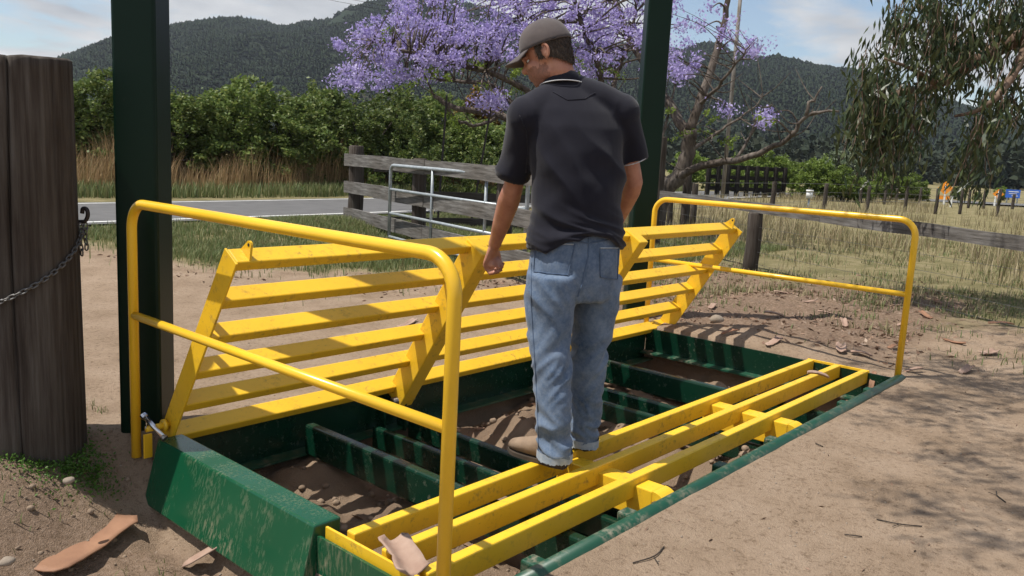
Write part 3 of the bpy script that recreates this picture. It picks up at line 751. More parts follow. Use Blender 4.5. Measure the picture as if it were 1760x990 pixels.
# ---- boots
def boot(heel, toe, name):
    heel = Vector(heel); toe = Vector(toe); d = (toe-heel); L_ = d.length; d.normalize(); s = Vector((-d.y, d.x, 0)); z0 = heel.z+0.018
    b = MB()
    prof = [(0.0, 0.034, 0.055), (0.06, 0.037, 0.060), (0.12, 0.038, 0.052), (0.18, 0.043, 0.040), (0.235, 0.041, 0.031), (0.27, 0.028, 0.024), (0.285, 0.012, 0.014)]
    k = L_/0.285
    b.loft([(heel + d*(x*k) + UP*(0.018+hh*0.95), s*w, UP*hh) for x, w, hh in prof], 18)
    b.loft([(heel + d*(0.045*k) + UP*z, s*0.036, d*0.045) for z in (0.05, 0.08, 0.12)], 18)
    me = voxel(b, 'boot', 0.006, 5); o = link(name, me, 'boot', person); o.matrix_parent_inverse = Matrix.Translation(-person.location)
    sb = MB(); outline = []
    for t in range(28):
        a = 2*math.pi*t/28; x = 0.5-0.5*math.cos(a); w = np.interp(x, [0, 0.15, 0.4, 0.65, 0.85, 1], [0.02, 0.037, 0.036, 0.047, 0.042, 0.006])
        outline.append(heel + d*(x*1.04-0.02)*L_ + s*w*(1 if math.sin(a) >= 0 else -1))
    vs = [p + UP*0.002 for p in outline] + [p + UP*0.019 for p in outline]; m_ = 28
    sb.add(vs, [tuple(reversed(range(m_))), tuple(range(m_, 2*m_))] + [(i, (i+1) % m_, m_+(i+1) % m_, m_+i) for i in range(m_)])
    child(sb.build('sole', 'sole'), o); return o
cL = PP(*legL[-1][:3]); cR = PP(*legR[-1][:3])
bd1 = Vector((-0.06, 1, 0)).normalized(); bd2 = Vector((0.45, 0.9, 0)).normalized()
hL = Vector((cL.x, cL.y, 0.0)) - bd1*0.055; hR = Vector((cR.x, cR.y, 0.0)) - bd2*0.06
boot(hL, hL + bd1*0.30, 'boot'); boot(hR, hR + bd2*0.30, 'boot')
# ---- shirt
sb = MB()
tor = [(990, 428, 0.05, 0.218, 0.165), (991, 400, 0.05, 0.214, 0.158), (992, 360, 0.05, 0.208, 0.150), (993, 310, 0.05, 0.210, 0.148), (992, 262, 0.06, 0.218, 0.148), (988, 220, 0.07, 0.222, 0.140), (985, 192, 0.08, 0.208, 0.122), (980, 168, 0.09, 0.162, 0.100), (974, 148, 0.10, 0.100, 0.080), (970, 136, 0.11, 0.072, 0.070)]
sb.loft([ell(PP(u, v, d), a, b) for u, v, d, a, b in tor], 32)
def limb(mb, chain_, n=18):
    rings = []
    for i, (p, r) in enumerate(chain_):
        t = (Vector(chain_[min(i+1, len(chain_)-1)][0])-Vector(chain_[max(i-1, 0)][0])).normalized(); a = t.orthogonal().normalized(); rings.append((p, a*r, t.cross(a)*r))
    mb.loft(rings, n)
shL = PP(906, 200, 0.02); elL = PP(882, 322, 0.15); wrL = PP(850, 421, 0.37); haL = PP(842, 450, 0.41)
shR = PP(1066, 195, 0.13); elR = PP(1089, 312, 0.22); wrR = PP(1062, 380, 0.42)
limb(sb, [(PP(925, 195, 0.04), 0.085), (shL, 0.085), (PP(893, 255, 0.08), 0.078), (PP(881, 304, 0.13), 0.078)])
limb(sb, [(PP(1045, 190, 0.11), 0.085), (shR, 0.082), (PP(1079, 245, 0.17), 0.076), (PP(1085, 277, 0.19), 0.076)])
for sh_ in (shL, shR): sb.ball(sh_, BL*0.088, BF*0.088, UP*0.088)
limb(sb, [(PP(972, 158, 0.10), 0.075), (PP(940, 178, 0.06), 0.08), (shL, 0.084)]); limb(sb, [(PP(985, 158, 0.10), 0.075), (PP(1025, 172, 0.11), 0.08), (shR, 0.084)])
sme = voxel(sb, 'shirt', 0.0085, 7)
def shirt_wr(co, no):
    out = np.zeros(len(co)); hemz = PP(990, 428, .05).z
    for i, p in enumerate(co):
        v = Vector(p); z = v.z - hemz; s = (v-Vector(person.location)).dot(Vector(RIGHT))
        w = mnoise.noise((s*7+z*5, z*3.0, 1.5+v.y*2)); w2 = mnoise.noise((s*10-z*9, z*6, 7.5)); w3 = mnoise.noise((s*5, z*20+s*8, 3.3))
        low = max(0, 1-z/0.24); mid = max(0, 1-abs(z-0.3)/0.3)
        out[i] = 0.020*mid*(1-abs(w)*2.8)*0.8 + 0.010*w2*mid + low*0.020*(1-abs(w3)*2.4) - 0.008*mid - 0.006*low
    return out
displace(sme, shirt_wr)
# lift the back hem into an arch so the jeans waist shows
co = np.empty(len(sme.vertices)*3); sme.vertices.foreach_get('co', co); co = co.reshape(-1, 3)
hem_c = np.array(PP(990, 428, .05)); zlow = co[:, 2].min()
for i in range(len(co)):
    dz = co[i, 2]-zlow
    if dz < 0.16:
        rel = co[i]-hem_c; s = rel @ np.array(BL); f_ = rel @ np.array(BF)
        if f_ < 0.06: co[i, 2] += (1-dz/0.16)*0.075*max(0, math.cos(min(1.0, abs((s+0.02)/0.19))*math.pi/2))
sme.vertices.foreach_set('co', co.ravel()); sme.update()
shirt = link('polo_shirt', sme, 'shirt', person); shirt.matrix_parent_inverse = Matrix.Translation(-person.location)
SB = bvh_of(sme)
# collar with pale stripe
cc = PP(968, 135, 0.10)
def collar_ring(z0, r0a, r0b, z1, r1a, r1b, n=40):
    vs = []; fs = []
    for j in range(n+1):
        t = math.radians(-150+300*j/n); dirv = -BF*math.cos(t) + BL*math.sin(t)
        pa_ = cc + BL*(r0a*math.sin(t)) - BF*(r0b*math.cos(t)) + UP*(z0-0.012*(1-math.cos(t))); pb_ = cc + BL*(r1a*math.sin(t)) - BF*(r1b*math.cos(t)) + UP*(z1-0.02*(1-math.cos(t)))
        vs += [pa_, pb_]
    for j in range(n): fs.append((2*j, 2*j+2, 2*j+3, 2*j+1))
    return MB().add(vs, fs)
col_ = collar_ring(0.030, 0.064, 0.062, -0.012, 0.098, 0.086)
cme = col_.mesh('collar'); o = link('collar', cme, 'shirt', shirt, True)
sm = o.modifiers.new('t', 'SOLIDIFY'); sm.thickness = 0.006
st = [Vector(v.co) for v in cme.vertices][1::2]
child(MB().tube([p + (p-cc).normalized()*0.004 for p in st], 0.0022, 6).build('collar_stripe', 'stripe', None, True), shirt)
def cuff(c, t, r, name):
    t = Vector(t).normalized(); a = t.orthogonal().normalized(); b_ = t.cross(a); P_ = []
    for j in range(41):
        q = 2*math.pi*j/40; P_.append(c + (a*math.cos(q)+b_*math.sin(q))*r)
    child(MB().tube(P_, 0.0024, 6).build(name, 'stripe', None, True), shirt)
cuff(PP(881, 301, 0.13), PP(882, 300, 0.13)-PP(893, 255, 0.08), 0.0745, 'cuff_stripe')
cuff(PP(1085, 274, 0.19), PP(1087, 274, 0.19)-PP(1080, 245, 0.17), 0.0725, 'cuff_stripe')
seam([(893, 198), (905, 225), (908, 262), (903, 300)], SB, 0.0022, 'armhole_seam', 'shirt', shirt, 0.001)
seam([(950, 158), (975, 172), (1005, 170), (1025, 158)], SB, 0.002, 'yoke_seam', 'shirt', shirt, 0.001)
# ---- body (skin): head, neck, arms, hands as one surface
HD = ang(116); HDn = (HD*0.93 - UP*0.36).normalized()              # face direction, tilted down
HL = Vector((-HD.y, HD.x, 0)); HU = HL.cross(HDn)*-1
HU = HDn.cross(HL); HU = HU if HU.z > 0 else -HU
hc = PP(937, 92, 0.10)
def hp_(f, l, u): return hc + HDn*f + HL*l + HU*u
bb = MB()
bb.ball(hp_(-0.012, 0, 0.02), HDn*0.097, HL*0.077, HU*0.098)          # cranium
bb.ball(hp_(0.035, 0, -0.055), HDn*0.062, HL*0.058, HU*0.075)       # face
bb.ball(hp_(0.052, 0, -0.105), HDn*0.034, HL*0.036, HU*0.030)       # chin
bb.ball(hp_(0.085, 0, 0.005), HDn*0.018, HL*0.045, HU*0.014)        # brow
bb.ball(hp_(0.100, 0, -0.040), HDn*0.022, HL*0.015, HU*0.017)       # nose tip
bb.loft([(hp_(0.085, 0, -0.005), HL*0.010, HDn*0.012), (hp_(0.100, 0, -0.04), HL*0.014, HDn*0.016)], 10)
bb.ball(hp_(0.086, 0, -0.072), HDn*0.014, HL*0.024, HU*0.007)       # upper lip
bb.ball(hp_(0.083, 0, -0.086), HDn*0.014, HL*0.021, HU*0.007)       # lower lip
for s in (-1, 1):
    bb.ball(hp_(0.062, s*0.036, -0.035), HDn*0.025, HL*0.022, HU*0.022)   # cheeks
    bb.ball(hp_(0.0, s*0.040, -0.082), HDn*0.05, HL*0.02, HU*0.028); bb.ball(hp_(-0.018, s*0.079, -0.004), HDn*0.019, HL*0.009, HU*0.031)     # jaw corner
neck0 = PP(972, 150, 0.11)
limb(bb, [(hp_(-0.03, 0, -0.03), 0.062), (hp_(-0.035, 0, -0.085), 0.061), (neck0.lerp(hp_(-0.035, 0, -0.085), 0.4), 0.063), (neck0, 0.070), (PP(980, 175, 0.10), 0.08)])
bb.loft([ell(PP(u, v, d), a-0.07, b-0.06) for u, v, d, a, b in tor[1:7]], 24)  # trunk under the shirt
def arm(sh, el, wr, r):
    limb(bb, [(sh, r[0]), (sh.lerp(el, 0.5), r[1]), (sh.lerp(el, 0.9), r[2]), (el, r[2]), (el.lerp(wr, 0.22), r[3]), (el.lerp(wr, 0.6), r[4]), (el.lerp(wr, 0.92), r[5]), (wr, r[5])], 16)
arm(shL, elL, wrL, (0.045, 0.046, 0.044, 0.050, 0.042, 0.031)); arm(shR, elR, wrR, (0.045, 0.044, 0.042, 0.048, 0.040, 0.030))
limb(bb, [(shL, 0.04), (PP(940, 212, 0.06), 0.05)]); limb(bb, [(shR, 0.04), (PP(1030, 212, 0.1), 0.05)])
# left hand gripping the end of the brace: palm, four curled fingers, thumb
gx_ = (haL - wrL).normalized(); outw = Vector(RIGHT)*0.72 - Vector(FWD)*0.55; outw = (outw - gx_*outw.dot(gx_)).normalized(); side = outw.cross(gx_).normalized()
if side.dot(Vector(FWD)) < 0: side = -side
bb.loft([(wrL, side*0.0307, outw*0.0236), (wrL+gx_*0.0354, side*0.0401, outw*0.0212), (wrL+gx_*0.0885, side*0.0496, outw*0.0212), (wrL+gx_*0.1121, side*0.0472, outw*0.0165)], 14)
def finger(root, pts, r0):
    k = len(pts); limb(bb, [(root, r0*1.05)] + [(p, r0*(1-0.07*i)) for i, p in enumerate(pts)], 10)
    bb.ball(pts[-1], Vector((r0*.75, 0, 0)), Vector((0, r0*.75, 0)), Vector((0, 0, r0*.75)), 8, 6)
kn = wrL + gx_*0.1038
for i, (ox, ln) in enumerate(((-0.036, 0.94), (-0.0125, 1.05), (0.0125, 1.0), (0.036, 0.82))):
    r0 = kn + side*ox
    finger(r0 - gx_*0.0142, [r0 + gx_*0.0165*ln + outw*0.0142, r0 + gx_*0.0260*ln + outw*0.0425*ln, r0 + gx_*0.0047 + outw*0.0661*ln, r0 - gx_*0.0189*ln + outw*0.0661*ln], 0.0112)
finger(wrL + gx_*0.035 + side*0.030, [wrL + gx_*0.065 + side*0.036 + outw*0.016, wrL + gx_*0.092 + side*0.034 + outw*0.034, wrL + gx_*0.108 + side*0.018 + outw*0.052], 0.0122)
bb.ball(kn + outw*0.028 - gx_*0.01, side*0.040, outw*0.030, gx_*0.030)
# right hand, relaxed in front of the hip
gr_ = (wrR-elR).normalized(); sd = gr_.orthogonal().normalized(); ow = gr_.cross(sd)
bb.loft([(wrR, sd*0.024, ow*0.018), (wrR+gr_*0.04, sd*0.036, ow*0.017), (wrR+gr_*0.09, sd*0.040, ow*0.014)], 12)
for i, (ox, ln) in enumerate(((-0.029, 0.9), (-0.0095, 1.03), (0.0105, 1.0), (0.03, 0.8))):
    r0 = wrR + gr_*0.09 + sd*ox; finger(r0-gr_*0.01, [r0+gr_*0.03*ln+ow*0.006, r0+gr_*0.052*ln+ow*0.02, r0+gr_*0.064*ln+ow*0.038], 0.0092)
finger(wrR+gr_*0.025+sd*0.024, [wrR+gr_*0.05+sd*0.048, wrR+gr_*0.075+sd*0.056+ow*0.012], 0.0105)
bme = voxel(bb, 'body', 0.0055, 4); body = link('body', bme, 'skin', person); body.matrix_parent_inverse = Matrix.Translation(-person.location)
# stubble on the lower face
M['stubble'] = plain('stubbled_skin', (0.33, 0.15, 0.098), (0.22, 0.105, 0.07), 0.65, 120)
bme.materials.append(M['stubble'])
for pg in bme.polygons:
    r_ = pg.center - hc; fu, ff = r_.dot(HU), r_.dot(HDn)
    if -0.15 < fu < -0.048 - 0.02*mnoise.noise(pg.center*60) and ff > -0.005 + 0.01*mnoise.noise(pg.center*80) and r_.length < 0.17: pg.material_index = 1
# ears
for s in (1, -1):
    pts_ = [hp_(-0.005, s*0.074, 0.012), hp_(-0.022, s*0.084, 0.022), hp_(-0.033, s*0.086, 0.004), hp_(-0.028, s*0.082, -0.02), hp_(-0.012, s*0.075, -0.034)]
    e = MB().tube(bezier(pts_, 16), 0.0065, 8); e.ball(hp_(-0.016, s*0.074, -0.006), HDn*0.014, HL*0.006, HU*0.024, 10, 8)
    child(e.build('ear', 'skin', None, True), body)
# eyes, brows, stubble
for s in (1, -1):
    child(MB().ball(hp_(0.070, s*0.029, -0.012), HDn*0.010, HL*0.012, HU*0.008, 12, 8).build('eye', 'white', None, True), body)
    child(MB().ball(hp_(0.078, s*0.030, -0.013), HDn*0.004, HL*0.005, HU*0.005, 10, 6).build('iris', 'black', None, True), body)
    child(MB().tube([hp_(0.093, s*0.012, 0.012), hp_(0.091, s*0.03, 0.017), hp_(0.076, s*0.047, 0.012)], 0.0045, 6).build('eyebrow', 'hair', None, True), body)
def shell(center, fn, name, mat, par, n=28, m=16, smooth=True):
    vs = []; fs = []
    for i in range(m+1):
        for j in range(n+1): vs.append(fn(i/m, j/n))
    for i in range(m):
        for j in range(n): a = i*(n+1)+j; fs.append((a, a+1, a+n+2, a+n+1))
    return child(MB().add(vs, fs).build(name, mat, None, smooth), par)
# hair: fringe of hair below the cap from temple round the nape
def hairf(i, j):
    t = math.radians(70 + 220*j); dv = HDn*math.cos(t) + HL*math.sin(t)
    back = max(0, -math.cos(t)); lo = -0.03-0.055*back**1.5; u = 0.045*(1-i) + lo*i
    ra = 0.104-0.013*i*i; rb = 0.083-0.006*i*i
    w = 0.004*mnoise.noise((t*9, u*60, 0)) + 0.0025*mnoise.noise((t*25, u*40, 2))
    return hp_(-0.012, 0, 0.0) + HDn*(math.cos(t)*(ra+w)) + HL*(math.sin(t)*(rb+w)) + HU*(u + (0.006*mnoise.noise((t*14, 0, 5)) if i == 1 else 0))
ho = shell(hc, hairf, 'hair', 'hair', body, 60, 14)
hb = MB()
for _ in range(2600):
    i0 = random.uniform(0.1, 0.98); j0 = random.random(); p0 = hairf(i0, j0); p1 = hairf(min(1.0, i0+0.10), j0+random.uniform(-.02, .02)); p2 = hairf(min(1.0, i0+0.02), j0+0.006)
    nrm = (p0-hc).normalized(); dn = (p1-p0); dn = dn.normalized()*random.uniform(0.012, 0.024) if dn.length > 1e-5 else HU*-0.015
    w_ = (p2-p0); w_ = (w_ - dn*w_.dot(dn)/dn.length_squared); w_ = w_.normalized()*0.0009 if w_.length > 1e-6 else HL*0.0009
    hb.add([p0-w_+nrm*0.0005, p0+w_+nrm*0.0005, p0+dn+nrm*random.uniform(0.002, 0.007)], [(0, 1, 2)])
M['strand'] = leafmat('hair_strand', [(0.03, 0.021, 0.014), (0.075, 0.05, 0.032), (0.05, 0.034, 0.022), (0.12, 0.085, 0.06)], 0.0, 0.5)
kind(child(hb.build('hair_strands', 'strand'), body), 'stuff')
def stub(i, j):
    t = math.radians(-80+160*j); u = -0.055-0.065*i
    return hp_(0.022, 0, u) + HDn*(math.cos(t)*(0.066-0.022*i*i)) + HL*(math.sin(t)*(0.061-0.016*i))
# ---- cap
cap = empty('cap', hc); cap.parent = person; cap.matrix_parent_inverse = Matrix.Translation(-person.location)
ct = hp_(-0.012, 0, 0.022)
def capf(i, j):
    t = 2*math.pi*j; ph = math.pi/2*(1-i); rr = math.cos(ph)**0.85 if i > 0 else 0
    w = 0.0015*mnoise.noise((math.cos(t)*5, math.sin(t)*5, i*6)) - 0.0012*(abs(math.sin(3*t)) < 0.05)
    return ct + HDn*(0.109+w)*rr*math.cos(t) + HL*(0.090+w)*rr*math.sin(t) + HU*((0.108+w)*math.sin(ph)**0.9*1.0 + 0.004)
def child2(o, par): o.parent = par; o.matrix_parent_inverse = Matrix.Translation(-hc); return o
o = shell(hc, capf, 'crown', 'cap', person, 48, 16); child2(o, cap); o.modifiers.new('t', 'SOLIDIFY').thickness = 0.004
def visorf(i, j):
    t = math.radians(-62+124*j); r = i
    out = 0.008 + 0.078*r*math.cos(math.radians(-62+124*j)*0.9)**0.6
    base = ct + HDn*(0.107)*math.cos(t) + HL*0.088*math.sin(t)
    return base + HDn*out*1.0 + HL*0.012*r*math.sin(t) + HU*(0.006 - 0.020*r - 0.020*r*math.sin(t)**2 )
o = shell(hc, visorf, 'visor', 'cap', person, 24, 8); child2(o, cap); o.modifiers.new('t', 'SOLIDIFY').thickness = -0.004
o = MB().tube([capf(0.985, j/40)+HU*0.002 for j in range(41)], 0.0045, 6, False).build('band', 'cap_dark', None, True); child2(o, cap)
o = MB().ball(ct+HU*0.113, HDn*0.007, HL*0.007, HU*0.004, 10, 6).build('button', 'cap', None, True); child2(o, cap)
# ring on the left hand
rp = kn + side*0.0105 + gx_*0.012 + outw*0.012
child(MB().tube([rp + (side*math.cos(a)+(gx_*0.6+outw*0.8)*0 + gx_.cross(side)*0*math.sin(a) + (outw*math.sin(a)))*0.0112 for a in [2*math.pi*k/16 for k in range(17)]], 0.0022, 6).build('ring', 'ring', None, True), body)

# ================================================================== TIMBER YARD FENCE + STEEL GATE
def timber(b, p, q, h, t, z0, z1):
    """plank between p and q (xy), vertical face"""
    p = Vector(p); q = Vector(q); d = (q-p); d.z = 0; L_ = d.length; d.normalize(); s = Vector((-d.y, d.x, 0))
    nseg = max(2, int(L_/0.5)); vs = []; fs = []
    for i in range(nseg+1):
        c = p + d*(L_*i/nseg); z = z0 + (z1-z0)*i/nseg; w1 = random.uniform(-.008, .008); w2 = random.uniform(-.008, .008); bow = random.uniform(-.006, .006)
        for sy, zz_ in ((-t/2, w1), (t/2, w1), (t/2, h+w2), (-t/2, h+w2)): vs.append((c.x+s.x*(sy+bow), c.y+s.y*(sy+bow), z+zz_))
    for i in range(nseg):
        for k in range(4): a = i*4+k; b_ = i*4+(k+1) % 4; fs.append((a, b_, b_+4, a+4))
    fs += [(3, 2, 1, 0), tuple(nseg*4+k for k in range(4))]
    return b.add(vs, [tuple(reversed(f)) for f in fs])
def rail_part(p, q, h, t, z0, z1, mat, parent):
    p = Vector(p); q = Vector(q); a = math.atan2(q.y-p.y, q.x-p.x); L_ = (q.xy-p.xy).length
    b = timber(MB(), (0, 0, 0), (L_, 0, 0), h, t, 0, z1-z0); o = b.build('rail', mat)
    o.parent = parent; o.matrix_parent_inverse = Matrix.Translation(-parent.location); o.location = (p.x, p.y, z0); o.rotation_euler = (0, 0, a); return o
def rough_post(p, r, h, n=9):
    p = Vector(p); rings = []; b = MB()
    for z in (-0.2, 0.1, h*0.35, h*0.7, h-0.02, h):
        rr = r*(1-0.06*z/h)*(0.9 if z == h else 1)
        rings.append((Vector((p.x+random.uniform(-.008, .008), p.y+random.uniform(-.008, .008), p.z+z)), Vector((rr, 0, 0)), Vector((0, rr*0.9, 0))))
    return b.loft(rings, n)
FA = at(597, 330, 14.2); FB = at(1010, 330, 7.9); FA.z = FB.z = 0
yard = tag(empty('timber_fence', FA), 'weathered grey timber yard fence of wide rails behind the galvanised gate', 'fence')
dF = (FB-FA).normalized(); sF = Vector((-dF.y, dF.x, 0))
for k, dist in enumerate((0.1, 2.75, 5.2)):
    q = FA + dF*dist + sF*0.11; part(rough_post((q.x, q.y, H(q.x, q.y)), 0.135 if k == 0 else 0.11, 1.24), 'post', 'wood_v', yard, True)
for z in (0.12, 0.56, 1.0):
    rail_part(FA-dF*0.12, FA+dF*3.2, 0.19, 0.05, z, z, 'wood_x', yard)
    rail_part(FA+dF*3.205, FB, 0.19, 0.05, z, z-0.01, 'wood_x', yard)
FC = at(1010, 330, 15.5); FC.z = 0
back = tag(empty('timber_fence', FC), 'dark timber rail fence running back from the corner post of the yard', 'fence')
dB = (FC-FA).normalized()
for z in (0.02, 0.47, 0.92):
    rail_part(FA+sF*0.25+dB*0.2, FC, 0.15, 0.045, z, z, 'wood_rail_dark', back)
for dist in (3.4, 6.2): q = FA+sF*0.35+dB*dist; part(rough_post((q.x, q.y, 0), 0.1, 1.15), 'post', 'wood_v', back, True)
GA = at(670, 350, 12.1); GB = at(906, 350, 8.95); GA.z = GB.z = 0
gate = tag(empty('farm_gate', GA), 'galvanised pipe farm gate swung open in front of the timber fence', 'gate')
dG = (GB-GA); LG = dG.length; dG.normalize()
def gp(s, z): return GA + dG*s + Vector((0, 0, z))
part(MB().tube([gp(0, 0.06), gp(0, 0.98)] + [gp(0.1*(1-math.cos(a)), 0.98+0.1*math.sin(a)) for a in (0.4, 0.8, 1.2)] + [gp(0.1, 1.08), gp(LG-0.1, 1.08)] + [gp(LG-0.1+0.1*math.sin(a), 0.98+0.1*math.cos(a)) for a in (0.4, 0.8, 1.2)] + [gp(LG, 0.98), gp(LG, 0.06)], 0.024, 10), 'outer_frame', 'galv', gate, True)
for z in (0.06, 0.40, 0.74): part(MB().tube([gp(0.02, z), gp(LG-0.02, z)], 0.02, 10), 'rail', 'galv', gate, True)
for s in (1.32, 2.7): part(MB().tube([gp(s, 0.05), gp(s, 1.09)], 0.019, 10), 'upright', 'galv', gate, True)
# steel pickets behind the fence
for k, (u0, v0, u1, v1, dd, lab) in enumerate(((768, 165, 750, 425, 15.6, 'thin dark steel picket behind the timber fence, nearer the hedge end'), (843, 190, 806, 415, 16.2, 'thin dark leaning steel picket behind the timber fence, close to the man'))):
    a_ = at(u0, v0, dd); b_ = at(u1, v1, dd-0.2); b_.z = -0.2
    o = MB().tube([b_, a_], 0.022, 3).build('steel_picket', 'rust'); tag(o, lab, 'picket')

# ------------------------------------------------------------------ right paddock fence
RA = at(1133, 330, 13.6); RB = at(1900, 330, 7.9); RA.z = RB.z = 0; dR = (RB-RA).normalized(); LR = (RB-RA).length
pf = tag(empty('paddock_fence', RA), 'low paddock fence with one long grey rail and wire netting behind the far hand rail', 'fence')
rail_part(RA, RA+dR*LR*0.55, 0.13, 0.05, 0.74, 0.73, 'wood_x', pf); rail_part(RA+dR*(LR*0.55+.004), RB, 0.13, 0.05, 0.73, 0.72, 'wood_x', pf)
st_ = rough_post((RA.x, RA.y, 0), 0.085, 1.72); o = part(st_, 'strainer_post', 'wood_v', pf, True)
for u in (1296, 1860):
    d = ray(u, 400); best = min((abs(((Vector(CAM)+Vector(d)*t)-(RA+dR*s)).xy.length), s) for s in np.linspace(0, LR, 200) for t in [((RA+dR*s).xy-Vector(CAM).xy).length/math.hypot(d[0], d[1])])
    q = RA+dR*best[1]; part(rough_post((q.x, q.y, 0), 0.11, 0.735), 'post', 'wood_v', pf, True)
for z in (0.08, 0.24, 0.40, 0.56): part(MB().tube([RA+Vector((0, 0, z)), RA+dR*LR*0.5+Vector((0, 0, z-0.01)), RB+Vector((0, 0, z))], 0.0022, 4), 'wire', 'wire', pf)
nb = MB()
for s in np.arange(0.3, LR, 0.3): q = RA+dR*s; nb.tube([q+Vector((0, 0, 0.03)), q+Vector((0, 0, 0.56))], 0.0013, 3, False)
kind(part(nb, 'netting_stays', 'wire', pf), 'stuff')
# far post-and-wire fence lines across the paddock
def post_line(pix, r, h, name_lab, mat='wood_v', wires=True):
    e = None; P_ = []
    for (u, v) in pix:
        p = on_z(u, v, 0.0); P_.append(p)
    e = tag(empty('wire_fence', P_[0]), name_lab, 'fence')
    for p in P_: part(rough_post((p.x, p.y, 0), r*random.uniform(0.85, 1.15), h*random.uniform(0.92, 1.1), 7), 'post', mat, e, True)
    if wires:
        for z in (0.35, 0.65, 0.95): part(MB().tube([p+Vector((0, 0, z*h)) for p in P_], 0.006, 3), 'wire', 'wire', e)
    return e
post_line([(1150, 384), (1190, 382), (1326, 368), (1416, 362), (1490, 362), (1555, 362), (1608, 366), (1650, 366), (1714, 370), (1790, 374)], 0.075, 0.95, 'line of old grey fence posts across the paddock')
post_line([(1478, 349), (1520, 351), (1540, 350), (1580, 352), (1664, 356), (1690, 357), (1740, 358), (1800, 360)], 0.08, 0.75, 'far row of short fence posts beside the distant road')
# dark stock rails by the trees
dk = tag(empty('stock_rails', on_z(1270, 345)), 'black timber stock rails under the trees across the paddock', 'fence')
da, db = on_z(1215, 336), on_z(1345, 341)
for z in (0.25, 0.75, 1.2): rail_part(da, db, 0.18, 0.06, z, z, 'wood_dark', dk)
for i in range(9): q = da.lerp(db, i/8); part(rough_post((q.x, q.y, 0), 0.12, 1.4, 6), 'post', 'wood_dark', dk, True)

# ------------------------------------------------------------------ mailbox, signs, guide posts, poles
mp = on_z(1388, 366); mb_ = tag(empty('mailbox', mp), 'white drum mailbox on a thin post out in the paddock', 'mailbox')
hm = (363-328)*(mp-Vector(CAM)).xy.length/F_PX
part(MB().tube([mp, mp+UP*(hm-0.2)], 0.03, 8), 'post', 'galv', mb_, True)
part(MB().tube([mp+UP*(hm-0.22), mp+UP*(hm-0.02)], 0.10, 14), 'drum', 'white', mb_, True)
part(MB().tube([mp+UP*(hm-0.02), mp+UP*(hm+0.04)], 0.115, 14), 'lid', 'white', mb_, True)
def face_cam(p):
    d = Vector(CAM)-p; d.z = 0; d.normalize(); return d, Vector((-d.y, d.x, 0))   # normal, left... right handed
def sign(u, vt, vb, dist, kind_, label):
    c = at(u, (vt+vb)/2, dist); hh = (vb-vt)/2*dist/F_PX; d, s = face_cam(c)
    e = empty('road_sign', (c.x, c.y, 0))
    if kind_ != 'blue':
        part(MB().tube([Vector((c.x, c.y, -0.2)), Vector((c.x, c.y, c.z+hh*0.6))-d*0.03], 0.035, 8), 'pole', 'galv', e, True)
        b = MB().add([c-UP*hh, c+s*hh, c+UP*hh, c-s*hh] + [p-d*0.012 for p in (c-UP*hh, c+s*hh, c+UP*hh, c-s*hh)], [(0, 1, 2, 3), (7, 6, 5, 4), (0, 4, 5, 1), (1, 5, 6, 2), (2, 6, 7, 3), (3, 7, 4, 0)])
        part(b, 'diamond_plate', 'orange', e)
        f0 = c + d*0.006
        if kind_ == 'ahead':
            part(MB().obox(f0-s*hh*0.10-UP*hh*0.45, s*hh*0.20, UP*hh*0.55, d*0.004), 'symbol', 'black', e)
            part(MB().add([f0-s*hh*0.24+UP*hh*0.1, f0+s*hh*0.24+UP*hh*0.1, f0+UP*hh*0.52], [(0, 1, 2)]), 'symbol', 'black', e)
            pb_ = c - UP*(hh*1.5)
            part(MB().obox(pb_-s*hh*0.72-UP*hh*0.42, s*hh*1.44, UP*hh*0.84, d*0.012), 'plate', 'orange', e)
        else:
            part(MB().obox(f0-s*hh*0.35-UP*hh*0.25, s*hh*0.55+UP*hh*0.35, UP*hh*0.22-s*hh*0.1, d*0.004), 'symbol', 'black', e)
    else:
        w = hh*1.55
        for k in (-0.7, 0.7): part(MB().tube([Vector((c.x, c.y, -0.2))+s*w*k-d*0.05, Vector((c.x, c.y, c.z))+s*w*k-d*0.05], 0.04, 8), 'pole', 'galv', e, True)
        part(MB().obox(c-s*w-UP*hh, s*2*w, UP*2*hh, d*0.02), 'panel', 'blue', e)
        for j, (l0, l1) in enumerate(((-0.75, 0.62), (-0.55, 0.55), (-0.7, 0.15))):
            z = hh*(0.5-0.5*j); part(MB().obox(c+d*0.022-s*w*l1+UP*(z-hh*0.09), s*w*(l1-l0), UP*hh*0.18, d*0.004), 'lettering_line', 'white', e)
    return tag(e, label, 'road sign')
sign(1625, 313, 334, 58, 'ahead', 'orange diamond warning sign with plate below, beside the distant road')
sign(1716, 326, 341, 62, 'bend', 'small orange diamond sign left of the blue sign')
sign(1741, 327, 339, 60, 'blue', 'blue rectangular road sign with white lettering at the right edge')
for k, (u, v, lab) in enumerate(((1470, 343, 'white guide post in front of the round green bushes'), (1622, 352, 'white guide post under the orange warning sign'), (1634, 356, 'white guide post just right of the orange warning sign'), (1709, 354, 'white guide post below the small orange sign'), (1715, 352, 'white guide post between the two right-hand signs'))):
    p = on_z(u, v, 0.0); o = MB().box((p.x-.05, p.y-.04, 0), (p.x+.05, p.y+.04, 0.5)).build('guide_post', 'white', None, False, 0.01); tag(o, lab, 'guide post', 'white roadside guide posts')
pole = on_z(1241, 345); dp = (pole-Vector(CAM)).xy.length
up_ = tag(empty('power_pole', pole), 'slim grey timber power pole behind the jacaranda', 'power pole')
part(MB().tube([pole-UP*0.3, pole+UP*5, pole+UP*9.5], [0.085, 0.075, 0.065], 12), 'pole', 'polewood', up_, True)
dd_, ss_ = face_cam(pole)
